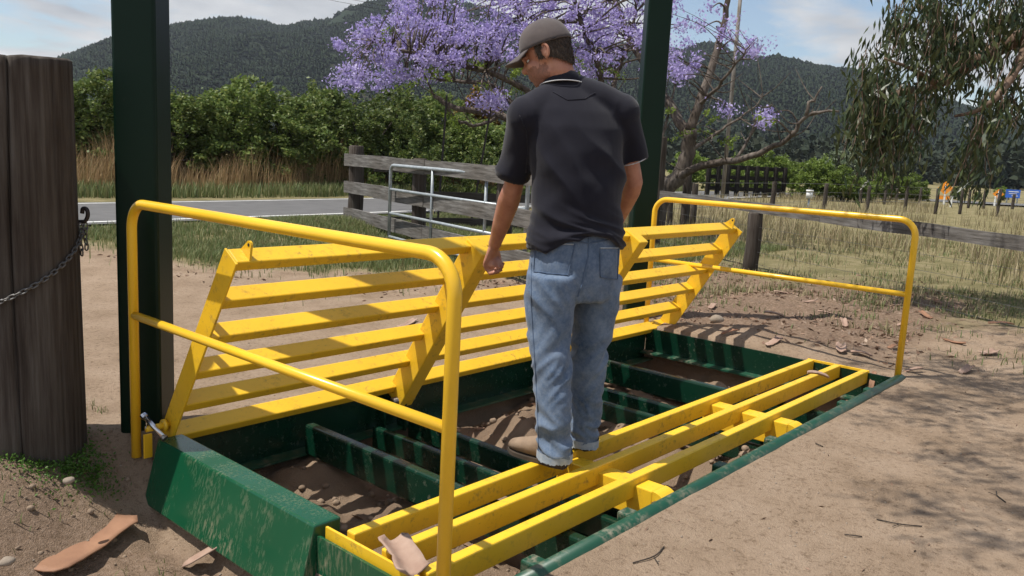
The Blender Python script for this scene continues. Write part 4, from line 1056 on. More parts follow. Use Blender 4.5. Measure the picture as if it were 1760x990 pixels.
part(MB().obox(pole+UP*9.0-ss_*1.1-dd_*0.2, ss_*2.2, UP*0.12, dd_*0.1), 'crossarm', 'polewood', up_)
for k in (-1, -0.4, 0.4, 1): part(MB().tube([pole+UP*9.12+ss_*k-dd_*0.15, pole+UP*9.28+ss_*k-dd_*0.15], 0.05, 8), 'insulator', 'white', up_, True)
pw = tag(empty('power_line', at(560, 4, 60)), 'pair of thin power lines crossing the sky', 'power line')
for k in (0, 1):
    a_ = at(430, -30-9*k, 60); b_ = at(720, 28-7*k, 60); part(MB().tube([a_, a_.lerp(b_, .5)-UP*.1, b_, b_+(b_-a_)*1.0], 0.012, 4), 'wire', 'black', pw)

# ================================================================== VEGETATION
def leaf_quads(cent, size, aspect, dirs=None, droop=0.0):
    """diamond leaves: cent (N,3); returns verts, quads"""
    N = len(cent); a = RNG.normal(size=(N, 3))
    if dirs is not None: a = dirs + 0.35*a
    a[:, 2] -= droop; a /= np.linalg.norm(a, axis=1)[:, None]+1e-9
    b = RNG.normal(size=(N, 3)); b -= (b*a).sum(1)[:, None]*a; b /= np.linalg.norm(b, axis=1)[:, None]+1e-9
    s = size*RNG.uniform(0.65, 1.3, N)[:, None] if np.isscalar(size) else size[:, None]*RNG.uniform(0.65, 1.3, N)[:, None]
    v = np.stack([cent - a*s, cent + b*s*aspect - a*s*0.1, cent + a*s, cent - b*s*aspect - a*s*0.1], 1).reshape(-1, 3)
    return v, np.arange(4*N).reshape(N, 4)
def crown_points(lobes, n, seed):
    """points in clumps near the surface of ellipsoid lobes (cx,cy,cz,rx,ry,rz)"""
    r = np.random.default_rng(seed); L_ = np.array(lobes); w = (L_[:, 3]*L_[:, 5]); w = w/w.sum()
    nc = max(30, n//55); li = r.choice(len(L_), nc, p=w); d = r.normal(size=(nc, 3)); d /= np.linalg.norm(d, axis=1)[:, None]
    rad = r.uniform(0.72, 1.06, nc)[:, None]; cc_ = L_[li, :3] + d*L_[li, 3:]*rad
    k = r.integers(0, nc, n); spread = L_[li[k], 3:]*0.105
    return cc_[k] + r.normal(size=(n, 3))*spread
def make_tree(name, lobes, trunk_h, trunk_r, nleaf, leaf, mat, seed, bark='bark_dark', low=0.0):
    root = empty(name)
    b = MB(); rr = random.Random(seed)
    b.tube([(0, 0, -0.2), (0.03, 0.02, trunk_h*0.5), (0.0, 0.05, trunk_h)], [trunk_r*1.25, trunk_r, trunk_r*0.8], 8)
    for lo in lobes:
        p0 = Vector((0, 0.03, trunk_h*rr.uniform(0.55, 0.95))); p1 = Vector(lo[:3]); m_ = p0.lerp(p1, .5)+Vector((rr.uniform(-.15, .15), rr.uniform(-.15, .15), -0.1))
        b.tube(bezier([p0, m_, p1], 6), [trunk_r*0.5*(1-0.12*i) for i in range(7)][:len(bezier([p0, m_, p1], 6))], 6)
    t = b.build('trunk', bark, root, True)
    c = crown_points(lobes, nleaf, seed); c = c[c[:, 2] > low]
    v, q = leaf_quads(c, leaf, 0.55); np_mesh('crown', v, q, mat, root)
    return root
def copy_tree(src, loc, rot, sc, label, group):
    o = src.copy(); COL.objects.link(o); o.location = loc; o.rotation_euler = (0, 0, rot); o.scale = sc if hasattr(sc, '__len__') else (sc,)*3
    for ch in src.children: c = ch.copy(); COL.objects.link(c); c.parent = o
    o['label'] = label; o['category'] = 'tree'; o['group'] = group; return o
def lobes_for(seed, n=11, R=1.35, Hh=3.6, base=0.7):
    r = random.Random(seed); out = [(0, 0, base+(Hh-base)*0.55, R*0.55, R*0.55, (Hh-base)*0.42)]
    for i in range(n):
        a = r.uniform(0, 6.28); q = r.uniform(0.35, 0.75)*R; z = r.uniform(base+0.5, Hh-0.5); s = r.uniform(0.4, 0.62)*R
        out.append((q*math.cos(a), q*math.sin(a), z, s, s, s*r.uniform(0.7, 0.95)))
    return out
protos = [make_tree('hedge_tree', lobes_for(20+i), 2.0, 0.12, 16000, 0.058, 'leaf', 50+i, low=0.25) for i in range(4)]
# row along the far side of the road: (u of centre, v of top, distance)
row = [(60, 140, 23.5), (150, 112, 23), (205, 150, 25.5), (292, 136, 24), (345, 162, 26), (412, 126, 24.5), (492, 146, 25), (556, 128, 27), (622, 168, 26), (690, 150, 27.5), (745, 142, 29), (800, 190, 28), (860, 200, 29)]
ordn = ['leftmost, behind the log post', 'just right of the log post', 'behind the tall green post', 'first right of the tall green post', 'second right of the tall green post', 'third right of the tall green post', 'fourth right of the tall green post', 'fifth right of the tall green post', 'left of the timber yard fence end', 'above the timber corner post', 'under the left jacaranda blossom', 'above the steel gate', 'left of the man\'s shoulder']
for i, (u, vt, d) in enumerate(row):
    p = at(u, 300, d); top = at(u, vt, d).z; p.z = -0.1; sc = (top+0.1)/3.75
    src = protos[i % 4]; lab = 'bushy green tree in the row across the road, ' + ordn[i]
    wide = max(sc, 1.05)
    if i < 4:
        src.location = p; src.rotation_euler = (0, 0, i*1.3); src.scale = (wide, wide, sc); src['label'] = lab; src['category'] = 'tree'; src['group'] = 'trees in the row across the road'
    else: copy_tree(src, p, i*1.7, (wide, wide, sc), lab, 'trees in the row across the road')
# understorey filling the base of the row, one mass
cl = []
for i in range(60):
    u = -120 + i*19; p = at(u, 300, 24.5+1.8*random.random()); cl.append((p.x, p.y, random.uniform(0.5, 1.3), random.uniform(0.7, 1.0), random.uniform(0.7, 1.0), random.uniform(0.6, 1.0)))
pts_ = crown_points(cl, 34000, 99); v, q = leaf_quads(pts_[pts_[:, 2] > 0], 0.06, 0.55)
kind(np_mesh('hedge_undergrowth', v, q, 'leaf'), 'stuff', 'dense green undergrowth filling the row of trees across the road')
# rust-coloured tree behind jacaranda
rt_ = make_tree('rust_tree', lobes_for(77, 7, 1.2, 3.2, 0.9), 1.8, 0.1, 5000, 0.08, 'leaf_rust', 77)
p = at(815, 300, 33); rt_.location = (p.x, p.y, 0); s_ = at(815, 150, 33).z/3.3; rt_.scale = (s_,)*3; tag(rt_, 'rust-leaved tree behind the jacaranda', 'tree')
# paddock trees on the right
pp = [make_tree('paddock_tree', lobes_for(40+i, 10, 1.5, 3.0, 0.35), 1.3, 0.13, 14000, 0.075, 'leaf2', 140+i, low=0.2) for i in range(3)]
pr = [(1190, 255, 44, 'behind the jacaranda trunk'), (1262, 262, 46, 'right of the slim power pole'), (1305, 250, 43, 'over the black stock rails'), (1345, 262, 45, 'at the right end of the black stock rails'), (1410, 262, 42, 'round-headed, behind the white mailbox'), (1452, 276, 41, 'right of the round-headed one'), (1485, 300, 42, 'small one between two bushes'),
      (1525, 286, 45, 'round bush, left one of the dark pair'), (1575, 290, 45, 'round bush, right one of the dark pair'), (1648, 318, 60, 'small, right of the orange warning sign'), (1685, 326, 62, 'small dark, left of the small orange sign'), (1730, 316, 66, 'behind the blue sign')]
for i, (u, vt, d, w) in enumerate(pr):
    p = at(u, 300, d); top = at(u, vt, d).z; sc = top/3.1; wide = sc*(1.12 if d < 50 else 0.9); lab = 'leafy green tree across the paddock, ' + w; src = pp[i % 3]
    if i < 3:
        src.location = (p.x, p.y, -0.1); src.scale = (wide, wide, sc); src.rotation_euler = (0, 0, i); src['label'] = lab; src['category'] = 'tree'; src['group'] = 'trees across the paddock'
    else: copy_tree(src, Vector((p.x, p.y, -0.1)), i*2.1, (wide, wide, sc), lab, 'trees across the paddock')
pl_ = make_tree('pale_tree', lobes_for(91, 7, 1.3, 3.4, 1.2), 1.8, 0.1, 4000, 0.1, 'leaf_pale', 91); p = at(1440, 300, 75); pl_.location = (p.x, p.y, 0); s_ = at(1440, 250, 75).z/3.4; pl_.scale = (s_,)*3; tag(pl_, 'pale silvery tree behind the paddock trees', 'tree')

# ------------------------------------------------------------------ jacaranda
JD = 16.0
jac = tag(empty('jacaranda_tree', on_z(1125, 396)), 'purple-flowering jacaranda with bare crooked branches behind the man', 'tree')
wb_ = MB(); nodes = []
def limbp(pix, r0, r1, n=24, wob=0.022):
    P_ = bezier([at(u, v, JD+d) for u, v, d in pix], n); k = len(P_)
    P_ = [p + Vector((random.uniform(-wob, wob), random.uniform(-wob, wob), random.uniform(-wob, wob)))*(0.3 if i == 0 else 1) for i, p in enumerate(P_)]
    r0 *= 0.8; r1 *= 0.8; rad = [r0+(r1-r0)*i/(k-1) for i in range(k)]; wb_.tube(P_, rad, 9)
    for p, r in zip(P_, rad): nodes.append((p, r))
    return P_
limbp([(1122, 402, 0), (1140, 335, 0), (1168, 302, 0), (1182, 262, 0), (1186, 222, -.1)], 0.23, 0.15, 16, 0.02)
limbp([(1186, 225, -.1), (1205, 170, 0), (1222, 118, .2), (1240, 60, .3), (1252, 0, .4), (1262, -60, .5)], 0.12, 0.05)
limbp([(1184, 235, 0), (1150, 180, .4), (1120, 130, .6), (1085, 70, .8), (1060, 10, 1), (1040, -50, 1)], 0.13, 0.05)
limbp([(1160, 305, 0), (1205, 285, -.3), (1262, 275, -.6), (1320, 258, -.9), (1360, 232, -1.1), (1385, 198, -1.2), (1440, 190, -1.4)], 0.10, 0.022, 28)
limbp([(1385, 198, -1.2), (1390, 175, -1.2), (1400, 170, -1.2), (1412, 150, -1.2)], 0.04, 0.015, 10)
limbp([(1140, 340, 0), (1080, 300, .3), (1000, 268, .6), (920, 225, .9), (860, 200, 1.1), (790, 187, 1.2), (745, 165, 1.3)], 0.18, 0.05, 28)
limbp([(1000, 268, .6), (940, 190, .3), (880, 140, 0), (800, 115, -.3), (720, 95, -.5), (640, 70, -.7)], 0.10, 0.03, 28)
limbp([(920, 225, .9), (850, 150, 1.3), (780, 140, 1.6), (700, 130, 1.8), (610, 130, 2)], 0.07, 0.02, 24)
limbp([(940, 190, .3), (930, 110, .8), (900, 40, 1.2), (880, -40, 1.5)], 0.09, 0.04)
limbp([(1080, 300, .3), (1040, 200, -.2), (1030, 120, -.5), (1000, 40, -.7), (980, -40, -.8)], 0.10, 0.04)
limbp([(860, 200, 1.1), (820, 215, 1.0), (785, 205, .8), (760, 172, .6)], 0.05, 0.03, 16)
limbp([(1040, 200, -.2), (1060, 130, .2), (1085, 60, .4), (1100, -20, .6)], 0.06, 0.03)
limbp([(1200, 180, 0), (1235, 150, -.6), (1265, 110, -.9), (1290, 80, -1)], 0.045, 0.015, 14)
limbp([(1182, 262, 0), (1215, 240, .5), (1250, 215, .8), (1290, 190, 1.0), (1312, 160, 1.1)], 0.05, 0.012, 18)
limbp([(1262, 275, -.6), (1290, 235, -.5), (1300, 205, -.5), (1325, 180, -.5)], 0.04, 0.012, 14)
limbp([(1150, 320, 0), (1130, 270, .3), (1145, 210, .6), (1160, 150, .8)], 0.06, 0.02, 14)
blobs = [(640, 90, 62, 42, 26), (700, 62, 70, 45, 34), (770, 50, 80, 45, 36), (850, 30, 70, 42, 26), (640, 132, 55, 22, 14), (608, 138, 30, 26, 12), (800, 95, 60, 28, 20), (715, 115, 60, 28, 18), (950, 15, 60, 34, 22), (1035, 30, 50, 42, 22), (1030, 105, 45, 30, 16), (1000, 60, 60, 40, 14), (1130, 95, 35, 40, 8), (960, 100, 40, 40, 8), (838, 168, 26, 12, 7), (850, 185, 18, 8, 4),
         (1110, 40, 40, 55, 12), (1178, 90, 24, 50, 8), (1290, 76, 20, 18, 5), (1232, 40, 40, 30, 6), (1248, 184, 10, 8, 2), (1312, 203, 16, 9, 4), (1180, 120, 20, 16, 5), (880, 75, 40, 30, 10), (740, 10, 80, 25, 18), (900, -40, 200, 40, 40), (1080, -40, 90, 40, 16), (1150, 10, 30, 20, 5), (660, 30, 40, 18, 4), (620, 80, 25, 15, 5)]
fl = []; NP_ = np.array([n_[0] for n_ in nodes])
for (u, v, du, dv, k) in blobs:
    for _ in range(int(k*(1.25 if u > 840 else 0.9))):
        a = random.uniform(0, 6.28); q = math.sqrt(random.random()); c = at(u+du*q*math.cos(a), v+dv*q*math.sin(a), JD+random.uniform(-1.6, 2.0))
        j = int(np.argmin(((NP_-np.array(c))**2).sum(1))); p0, r0 = nodes[j]
        mid = p0.lerp(c, 0.55)+Vector((random.uniform(-.12, .12), random.uniform(-.12, .12), random.uniform(-.05, .2)))
        tw = bezier([p0, mid, c], 8); r_ = min(r0*0.5, 0.022); wb_.tube(tw, [r_*(1-0.08*i) for i in range(len(tw))], 5, False)
        nn = random.randint(40, 95); rad = random.uniform(0.09, 0.20)
        pt = RNG.normal(size=(nn, 3))*np.array([rad, rad, rad*0.75])*0.6 + np.array(c); fl.append(pt)
# bare twigs
for _ in range(150):
    p0, r0 = random.choice(nodes)
    if r0 > 0.12: continue
    d = Vector((random.uniform(-1, 1), random.uniform(-1, 1), random.uniform(-.2, 1))).normalized(); L_ = random.uniform(.25, .8)
    m1 = p0+d*L_*0.5+Vector((random.uniform(-.1, .1),)*3); wb_.tube(bezier([p0, m1, p0+d*L_+UP*0.1], 6), [0.014*(1-0.12*i) for i in range(7)], 5, False)
part(wb_, 'trunk', 'bark_jac', jac, True)
fl = np.concatenate(fl); v, q = leaf_quads(fl, 0.031, 0.55, None, 0.5); o = np_mesh('blossom', v, q, 'flower'); child(o, jac, jac)
o['label'] = 'mauve blossom'
fe = []
for (u, v_) in [(770, 195), (800, 105), (820, 110), (905, 110), (1010, 118), (1195, 225), (1225, 195), (690, 118), (745, 122), (760, 130), (880, 120), (985, 100), (1040, 120), (940, 120), (1150, 185), (1270, 240), (1300, 205), (720, 145), (830, 140), (1120, 210), (650, 50), (880, 150)]:
    for _ in range(2):
        c = at(u+random.uniform(-14, 14), v_+random.uniform(-8, 8), JD+random.uniform(-1, 1)); d = Vector((random.uniform(-1, 1), random.uniform(-1, 1), -0.1)).normalized()
        for t in np.linspace(0, 0.45, 26):
            for s in (-1, 1): fe.append(np.array(c+d*t) + RNG.normal(size=3)*0.03 + np.array([0, 0, -t*t*0.4]))
v, q = leaf_quads(np.array(fe), 0.035, 0.4); o = np_mesh('fern_leaves', v, q, 'fern'); child(o, jac, jac)

# ------------------------------------------------------------------ gum tree (trunk out of frame to the right)
GD = 9.5
gb = Vector((8.2, -2.3, 0)); gum = tag(empty('gum_tree', gb), 'gum tree with drooping grey-green leaves hanging into the top right corner', 'tree')
gw = MB(); hang = []
def glimb(P_, r0, r1, n=20, leafy=True, w0=0.2):
    P_ = bezier(P_, n); k = len(P_); gw.tube(P_, [r0+(r1-r0)*i/(k-1) for i in range(k)], 10)
    if leafy:
        for p in P_[int(k*w0):]: hang.append(p)
    return P_
glimb([gb-UP*0.3, gb+Vector((0.05, 0.1, 1.5)), gb+Vector((-0.1, 0.2, 3.2)), gb+Vector((0.1, 0.5, 5.0)), gb+Vector((0.3, 0.7, 7.5))], 0.32, 0.12, 16, False)
J1 = gb+Vector((-0.1, 0.2, 3.0))
glimb([J1, at(1900, 20, 8.6), at(1760, 62, GD), at(1665, 112, GD), at(1610, 145, GD+.2), at(1545, 160, GD+.3), at(1510, 172, GD+.4)], 0.11, 0.02, 28, True, 0.45)
glimb([at(1665, 112, GD), at(1630, 60, GD+.4), at(1590, 20, GD+.7), at(1560, -30, GD+.8)], 0.05, 0.02, 14)
glimb([at(1772, 58, GD-.05), at(1750, 112, GD-.3), at(1715, 165, GD-.5), at(1680, 190, GD-.5), at(1640, 200, GD-.5)], 0.05, 0.012, 14)
glimb([J1+UP*0.6, at(1850, -60, 9), at(1740, -20, GD), at(1650, -30, GD), at(1560, -10, GD)], 0.09, 0.02, 20, True, 0.4)
glimb([at(1610, 145, GD+.2), at(1570, 120, GD-.3), at(1520, 100, GD-.5)], 0.03, 0.01, 10)
glimb([J1+UP*1.2, Vector((6.8, -1.2, 4.7)), Vector((5.6, -0.8, 5.2)), Vector((4.6, -0.7, 5.2)), Vector((3.8, -0.6, 5.0))], 0.10, 0.02, 20, False)
glimb([Vector((5.6, -0.8, 5.2)), Vector((5.0, -1.4, 5.1)), Vector((4.3, -1.8, 4.9))], 0.05, 0.015, 10, False)
glimb([gb+Vector((0.1, 0.5, 5.0)), Vector((7.9, -0.6, 5.8)), Vector((7.6, 0.4, 6.2)), Vector((7.3, 1.2, 6.4))], 0.08, 0.02, 14, False)
glimb([gb+Vector((0.3, 0.7, 7.3)), Vector((8.6, -1.5, 7.6)), Vector((9.3, -1.2, 8.0))], 0.08, 0.02, 10, False)
glimb([Vector((7.9, -0.6, 5.8)), Vector((7.2, 0.2, 5.5)), Vector((6.6, 0.7, 5.4))], 0.05, 0.015, 10, False)
gl = []; gd = []
def strand(p, L_, dens=22):
    p = Vector(p); drift = Vector((random.uniform(-.25, .25), random.uniform(-.25, .25), 0)); prev = p; path = [p]
    for k in range(1, 7):
        t = k/6; path.append(p + drift*t*L_ - UP*(L_*t) + Vector((random.uniform(-.02, .02), random.uniform(-.02, .02), 0)))
    gw.tube(path, [0.006*(1-0.1*i) for i in range(7)], 4, False)
    L_ *= 0.6; m_ = int(dens*2.1*L_/0.5)
    for _ in range(m_):
        t = random.random(); i = min(5, int(t*6)); q = path[i].lerp(path[i+1], t*6-i)
        gl.append(np.array(q) + RNG.normal(size=3)*0.075); gd.append([random.uniform(-.5, .5), random.uniform(-.5, .5), -1.0])
for (u, v_, du, dv, k, L0, L1) in [(1600, 40, 55, 45, 34, .3, .7), (1560, 10, 40, 25, 14, .2, .5), (1500, 130, 30, 30, 14, .25, .5), (1500, 175, 32, 30, 22, .3, .75), (1545, 165, 40, 30, 24, .4, .9), (1590, 150, 25, 20, 6, .2, .5), (1690, 55, 50, 40, 20, .2, .5), (1745, 20, 30, 40, 16, .25, .5), (1685, 215, 12, 20, 12, .4, .9), (1715, 150, 30, 20, 14, .2, .45), (1745, 175, 15, 12, 5, .15, .3), (1500, 80, 15, 15, 4, .15, .3), (1640, 90, 30, 25, 12, .25, .5), (1820, 100, 60, 80, 20, .3, .6), (1680, -40, 130, 40, 40, .3, .6)]:
    for _ in range(k):
        c = at(u+random.uniform(-du, du), v_+random.uniform(-dv, dv), GD+random.uniform(-.7, .8)); strand(c, random.uniform(L0, L1))
for c0, k, sp_ in ((Vector((5.9, -0.6, 5.4)), 10, 0.6), (Vector((7.6, 0.4, 6.2)), 40, 1.2), (Vector((8.6, -1.6, 7.4)), 50, 1.4), (Vector((6.6, 0.7, 5.3)), 14, 0.7)):
    for _ in range(k): strand(c0 + Vector((random.gauss(0, sp_), random.gauss(0, sp_), random.gauss(0, sp_*0.5))), random.uniform(.25, .55))
for (u, v_, k, sp_) in ((1600, 668, 4, .22), (1680, 700, 6, .25), (1740, 660, 9, .3), (1655, 640, 7, .3), (1760, 790, 6, .22), (1745, 890, 7, .25), (1590, 622, 6, .3), (1720, 560, 10, .5), (1620, 530, 8, .5), (1800, 720, 10, .4)):
    g0 = on_z(u, v_, 0); hh = random.uniform(4.8, 5.6); c0 = g0 + Vector((-0.37*hh, 0.27*hh, hh)); src = Vector((5.6, -0.8, 5.2))
    gw.tube(bezier([src, src.lerp(c0, .5)+UP*.25, c0], 8), [0.02-0.0015*i for i in range(9)], 5, False)
    for _ in range(int(k*2.2)): strand(c0 + Vector((random.gauss(0, sp_), random.gauss(0, sp_), random.gauss(0, .2))), random.uniform(.25, .5))
part(gw, 'trunk', 'bark_gum', gum, True)
v, q = leaf_quads(np.array(gl), 0.068, 0.2, np.array(gd)); o = np_mesh('foliage', v, q, 'gumleaf'); child(o, gum, gum)

# ------------------------------------------------------------------ grasses (uncountable: stuff)
def blades(name, pos, hgt, wid, mat, label, lean=0.35):
    N = len(pos); a = RNG.uniform(0, 6.283, N); d = np.stack([np.cos(a), np.sin(a), np.zeros(N)], 1); s = np.stack([-np.sin(a), np.cos(a), np.zeros(N)], 1)
    h = hgt*RNG.uniform(0.5, 1.25, N); h = h[:, None]; ln = RNG.uniform(0.1, 1, N)[:, None]*lean*h; w = wid*RNG.uniform(0.7, 1.3, N)[:, None]
    up = np.array([0, 0, 1.0]); b0 = pos - s*w - up*0.01; b1 = pos + s*w - up*0.01; m0 = pos + up*h*0.6 + d*ln*0.35 - s*w*0.7; m1 = pos + up*h*0.6 + d*ln*0.35 + s*w*0.7; t = pos + up*h + d*ln
    v = np.stack([b0, b1, m1, m0, t], 1).reshape(-1, 3); k = np.arange(N)*5
    f1 = np.stack([k, k+1, k+2, k+3], 1); f2 = np.stack([k+3, k+2, k+4, k+4], 1)
    me = bpy.data.meshes.new(name); faces = np.concatenate([f1, f2])
    me.vertices.add(len(v)); me.vertices.foreach_set('co', v.astype(np.float32).ravel())
    lt = np.concatenate([np.full(N, 4), np.full(N, 3)]); ls = np.concatenate([[0], np.cumsum(lt)[:-1]]); li = np.concatenate([f1.ravel(), f2[:, :3].ravel()])
    me.loops.add(len(li)); me.loops.foreach_set('vertex_index', li.astype(np.int32)); me.polygons.add(2*N); me.polygons.foreach_set('loop_start', ls.astype(np.int32)); me.update(calc_edges=True); me.validate()
    o = link(name, me, mat); return kind(o, 'stuff', label)
def scatter(n, x0, x1, y0, y1, dens):
    x = RNG.uniform(x0, x1, n); y = RNG.uniform(y0, y1, n); keep = RNG.random(n) < dens(x, y); x = x[keep]; y = y[keep]
    return np.stack([x, y, height(x, y)], 1)
def grassmask(x, y): return cover(x, y)[:, 0]
def not_road(x, y):
    P_ = np.array([(p.x, p.y) for p in ctr[::2]]); d = np.full(len(x), 99.0)
    for p in P_: pass
    yc = np.interp(x, P_[:40, 0], P_[:40, 1]); return (np.abs(y-yc) > 2.3)
pos = scatter(190000, 1.8, 12, 3.6, 10.8, lambda x, y: grassmask(x, y)**2*0.9*not_road(x, y)*(0.35+0.65*(fbm(x*1.5, y*1.5) > -0.1)))
blades('verge_grass', pos, 0.095, 0.0042, 'grass', 'green roadside grass between the drive and the road', 0.8)
clump = lambda x, y, s=1.1: np.clip(fbm(x*s+4, y*s+8, 3)*2.2+0.45, 0, 1)
pos = scatter(90000, 5.0, 18, -5, 9, lambda x, y: grassmask(x, y)**1.5*clump(x, y, 2.0)*not_road(x, y))
blades('paddock_grass', pos[::2], 0.07, 0.005, 'grass', 'short green grass of the near paddock', 0.9)
blades('paddock_straw', pos[1::2], 0.09, 0.005, 'drygrass', 'short straw-coloured grass of the near paddock', 0.9)
pos = scatter(60000, 9, 40, -8, 15, lambda x, y: clump(x, y, 0.55)**1.6*not_road(x, y)*sstep(9, 13, x))
blades('dry_paddock_grass', pos, 0.34, 0.010, 'drygrass', 'clumps of dry straw-coloured grass across the paddock', 0.55)
pos = scatter(110000, -14, 34, 15.5, 22, lambda x, y: (y-(0.1*x) > 14.6)*np.clip(0.4+clump(x, y, 0.6), 0, 1))
pos2 = pos[pos[:, 1] - 0.1*pos[:, 0] > 16.0]
blades('tall_brown_grass', pos2, 0.55+0.8*np.clip(0.6+fbm(pos2[:, 0]*0.7, pos2[:, 1]*0.7, 3), 0.15, 1.2), 0.007, 'browngrass', 'belt of tall brown grass beyond the road', 0.6)
blades('far_verge_grass', pos[pos[:, 1]-0.1*pos[:, 0] <= 16.3], 0.32, 0.012, 'grass', 'green verge along the far side of the road', 0.6)
pos = scatter(24000, -40, 5, 5, 11, lambda x, y: grassmask(x, y)*clump(x, y, 0.9)*not_road(x, y)); blades('left_verge_grass', pos, 0.16, 0.008, 'grass', 'thin grass along the near road edge', 0.8)
pos = scatter(9000, -2.4, 0.0, 0.3, 3.0, lambda x, y: np.clip(clump(x, y, 3.0)-0.45, 0, 1)*((x < -0.25) | (y > 1.5))*0.9)
blades('sparse_grass', pos, 0.035, 0.0028, 'grass', 'sparse short grass on the dirt round the log post', 0.9)
pos = scatter(26000, 4.2, 9, -1.5, 3.5, lambda x, y: np.clip(clump(x, y, 2.5)-0.5, 0, 1)*sstep(4.2, 6.5, x))
blades('litter_grass', pos, 0.06, 0.004, 'grass', 'thin grass growing through the leaf litter', 0.9)
# small weed mats by the log post
for k, (u, v_, r_, lab) in enumerate(((78, 775, 0.19, 'bright green creeping weed at the foot of the log post'), (150, 775, 0.10, 'smaller green weed between the log post and the hand rail'))):
    c = on_ground(u, v_); n = 3200 if k == 0 else 700
    pt = np.array(c) + RNG.normal(size=(n, 3))*np.array([r_*0.55, r_*0.5, 0.0]); pt[:, 2] = height(pt[:, 0], pt[:, 1]) + RNG.random(n)*0.035
    v, q = leaf_quads(pt, 0.0075, 0.55); o = np_mesh('weed', v, q, 'weed'); kind(o, 'stuff', lab)

# ------------------------------------------------------------------ litter and bark
def litter(name, pos, size, label):
    v, q = leaf_quads(pos, size, 0.33, RNG.normal(size=(len(pos), 3))*np.array([1, 1, 0.18])); o = np_mesh(name, v, q, 'litter'); return kind(o, 'stuff', label)
pos = scatter(9000, 4.1, 9.5, -1.4, 4.5, lambda x, y: np.clip(cover(x, y)[:, 1]*1.3, 0, 1)*np.clip(clump(x, y, 2)+.25, 0, 1)); pos[:, 2] += 0.006
litter('leaf_litter', pos, 0.030, 'fallen leaves and bark flakes right of the grid')
pos = scatter(700, 0.0, 6.5, -2.2, -0.68, lambda x, y: np.full(len(x), 0.32)); pos[:, 2] += 0.003; litter('dirt_litter', pos, 0.013, 'tiny twigs and leaf bits on the bare dirt')
pos = scatter(700, -2.0, -0.2, 0.0, 2.6, lambda x, y: np.full(len(x), 0.5)); pos[:, 2] += 0.003; litter('dirt_litter', pos, 0.012, 'small leaf bits on the dirt left of the green box')
pos = scatter(1300, 0.05, 3.95, -0.55, 1.3, lambda x, y: 0.15+0.75*(y < -0.1)); pos[:, 2] += 0.008; litter('pit_litter', pos, 0.028, 'dry leaves fallen into the pit')
pos = scatter(1500, 2.2, 7.0, 3.6, 7.5, lambda x, y: np.clip(clump(x, y, 1.5)-0.2, 0, 1)); pos[:, 2] += 0.004; litter('drive_litter', pos, 0.03, 'leaf bits along the edge of the drive')
peb = MB()
for _ in range(2600):
    x = random.uniform(-2, 6.5); y = random.uniform(-2.2, 3.2)
    if PX0-0.05 < x < PX1+0.05 and PY0-0.06 < y < PY1+0.05: continue
    r = random.uniform(0.002, 0.009)*(0.8 if x < -0.1 or x > 4.1 else 0.6); z = H(x, y); peb.ball((x, y, z+r*0.3), (r, 0, 0), (0, r*random.uniform(.6, 1), 0), (0, 0, r*0.7), 6, 4)
kind(peb.build('pebbles', 'stone', None, True), 'stuff', 'small pebbles and clods on the dirt')
clod = MB()
for _ in range(520):
    x = random.uniform(0.05, 3.95); y = random.uniform(-0.5, 1.28)
    r = random.uniform(0.006, 0.03)*random.random()**0.5; z = H(x, y); k0 = len(clod.v); clod.ball((0, 0, 0), (r, 0, 0), (0, r*random.uniform(.6, 1), 0), (0, 0, r*0.75), 8, 6); off = random.random()*50
    clod.v[k0:] = [tuple(Vector(q)*(1+0.35*mnoise.noise(Vector(q)/r*1.1+Vector((off, 0, 0)))) + Vector((x, y, z+r*0.3))) for q in clod.v[k0:]]
for _ in range(110):
    x = random.uniform(-1.3, -0.12); y = random.uniform(0.0, 1.6); r = random.uniform(0.005, 0.02)*random.random()**0.5; z = H(x, y); k0 = len(clod.v); clod.ball((0, 0, 0), (r, 0, 0), (0, r*random.uniform(.6, 1), 0), (0, 0, r*0.75), 8, 6); off = random.random()*50
    clod.v[k0:] = [tuple(Vector(q)*(1+0.35*mnoise.noise(Vector(q)/r*1.1+Vector((off, 0, 0)))) + Vector((x, y, z+r*0.3))) for q in clod.v[k0:]]
M['clod'] = plain('dry_clod', (0.30, 0.225, 0.16), (0.19, 0.135, 0.092), 0.95, 30, bumps=(90, 0.6, 0.006))
kind(clod.build('soil_clods', 'clod', None, True), 'stuff', 'loose clods of dry soil in the pit and beside the green box')
def bark_mesh(L_, W_, curl, seed, n=12, m=6):
    r = random.Random(seed); vs = []; fs = []
    e0 = [0.95+0.16*mnoise.noise((i*0.45, seed*3.1, 0)) for i in range(n+1)]; e1 = [0.9+0.3*mnoise.noise((i*0.55, seed*3.1, 9)) for i in range(n+1)]
    for i in range(n+1):
        t = i/n; taper = min(1, 0.7+5*t)*min(1, 0.6+5*(1-t))
        for j in range(m+1):
            s = j/m*2-1; w = W_/2*s*taper*(e0[i] if s < 0 else e1[i]); a = curl*s
            vs.append((L_*(t-0.5)+r.uniform(-.004, .004), w, abs(s)**1.6*curl*W_*0.5 + 0.012*math.sin(3*t+seed) + 0.012))
    for i in range(n):
        for j in range(m): a = i*(m+1)+j; fs.append((a, a+1, a+m+2, a+m+1))
    me = MB().add(vs, fs).mesh('bark_strip'); return me
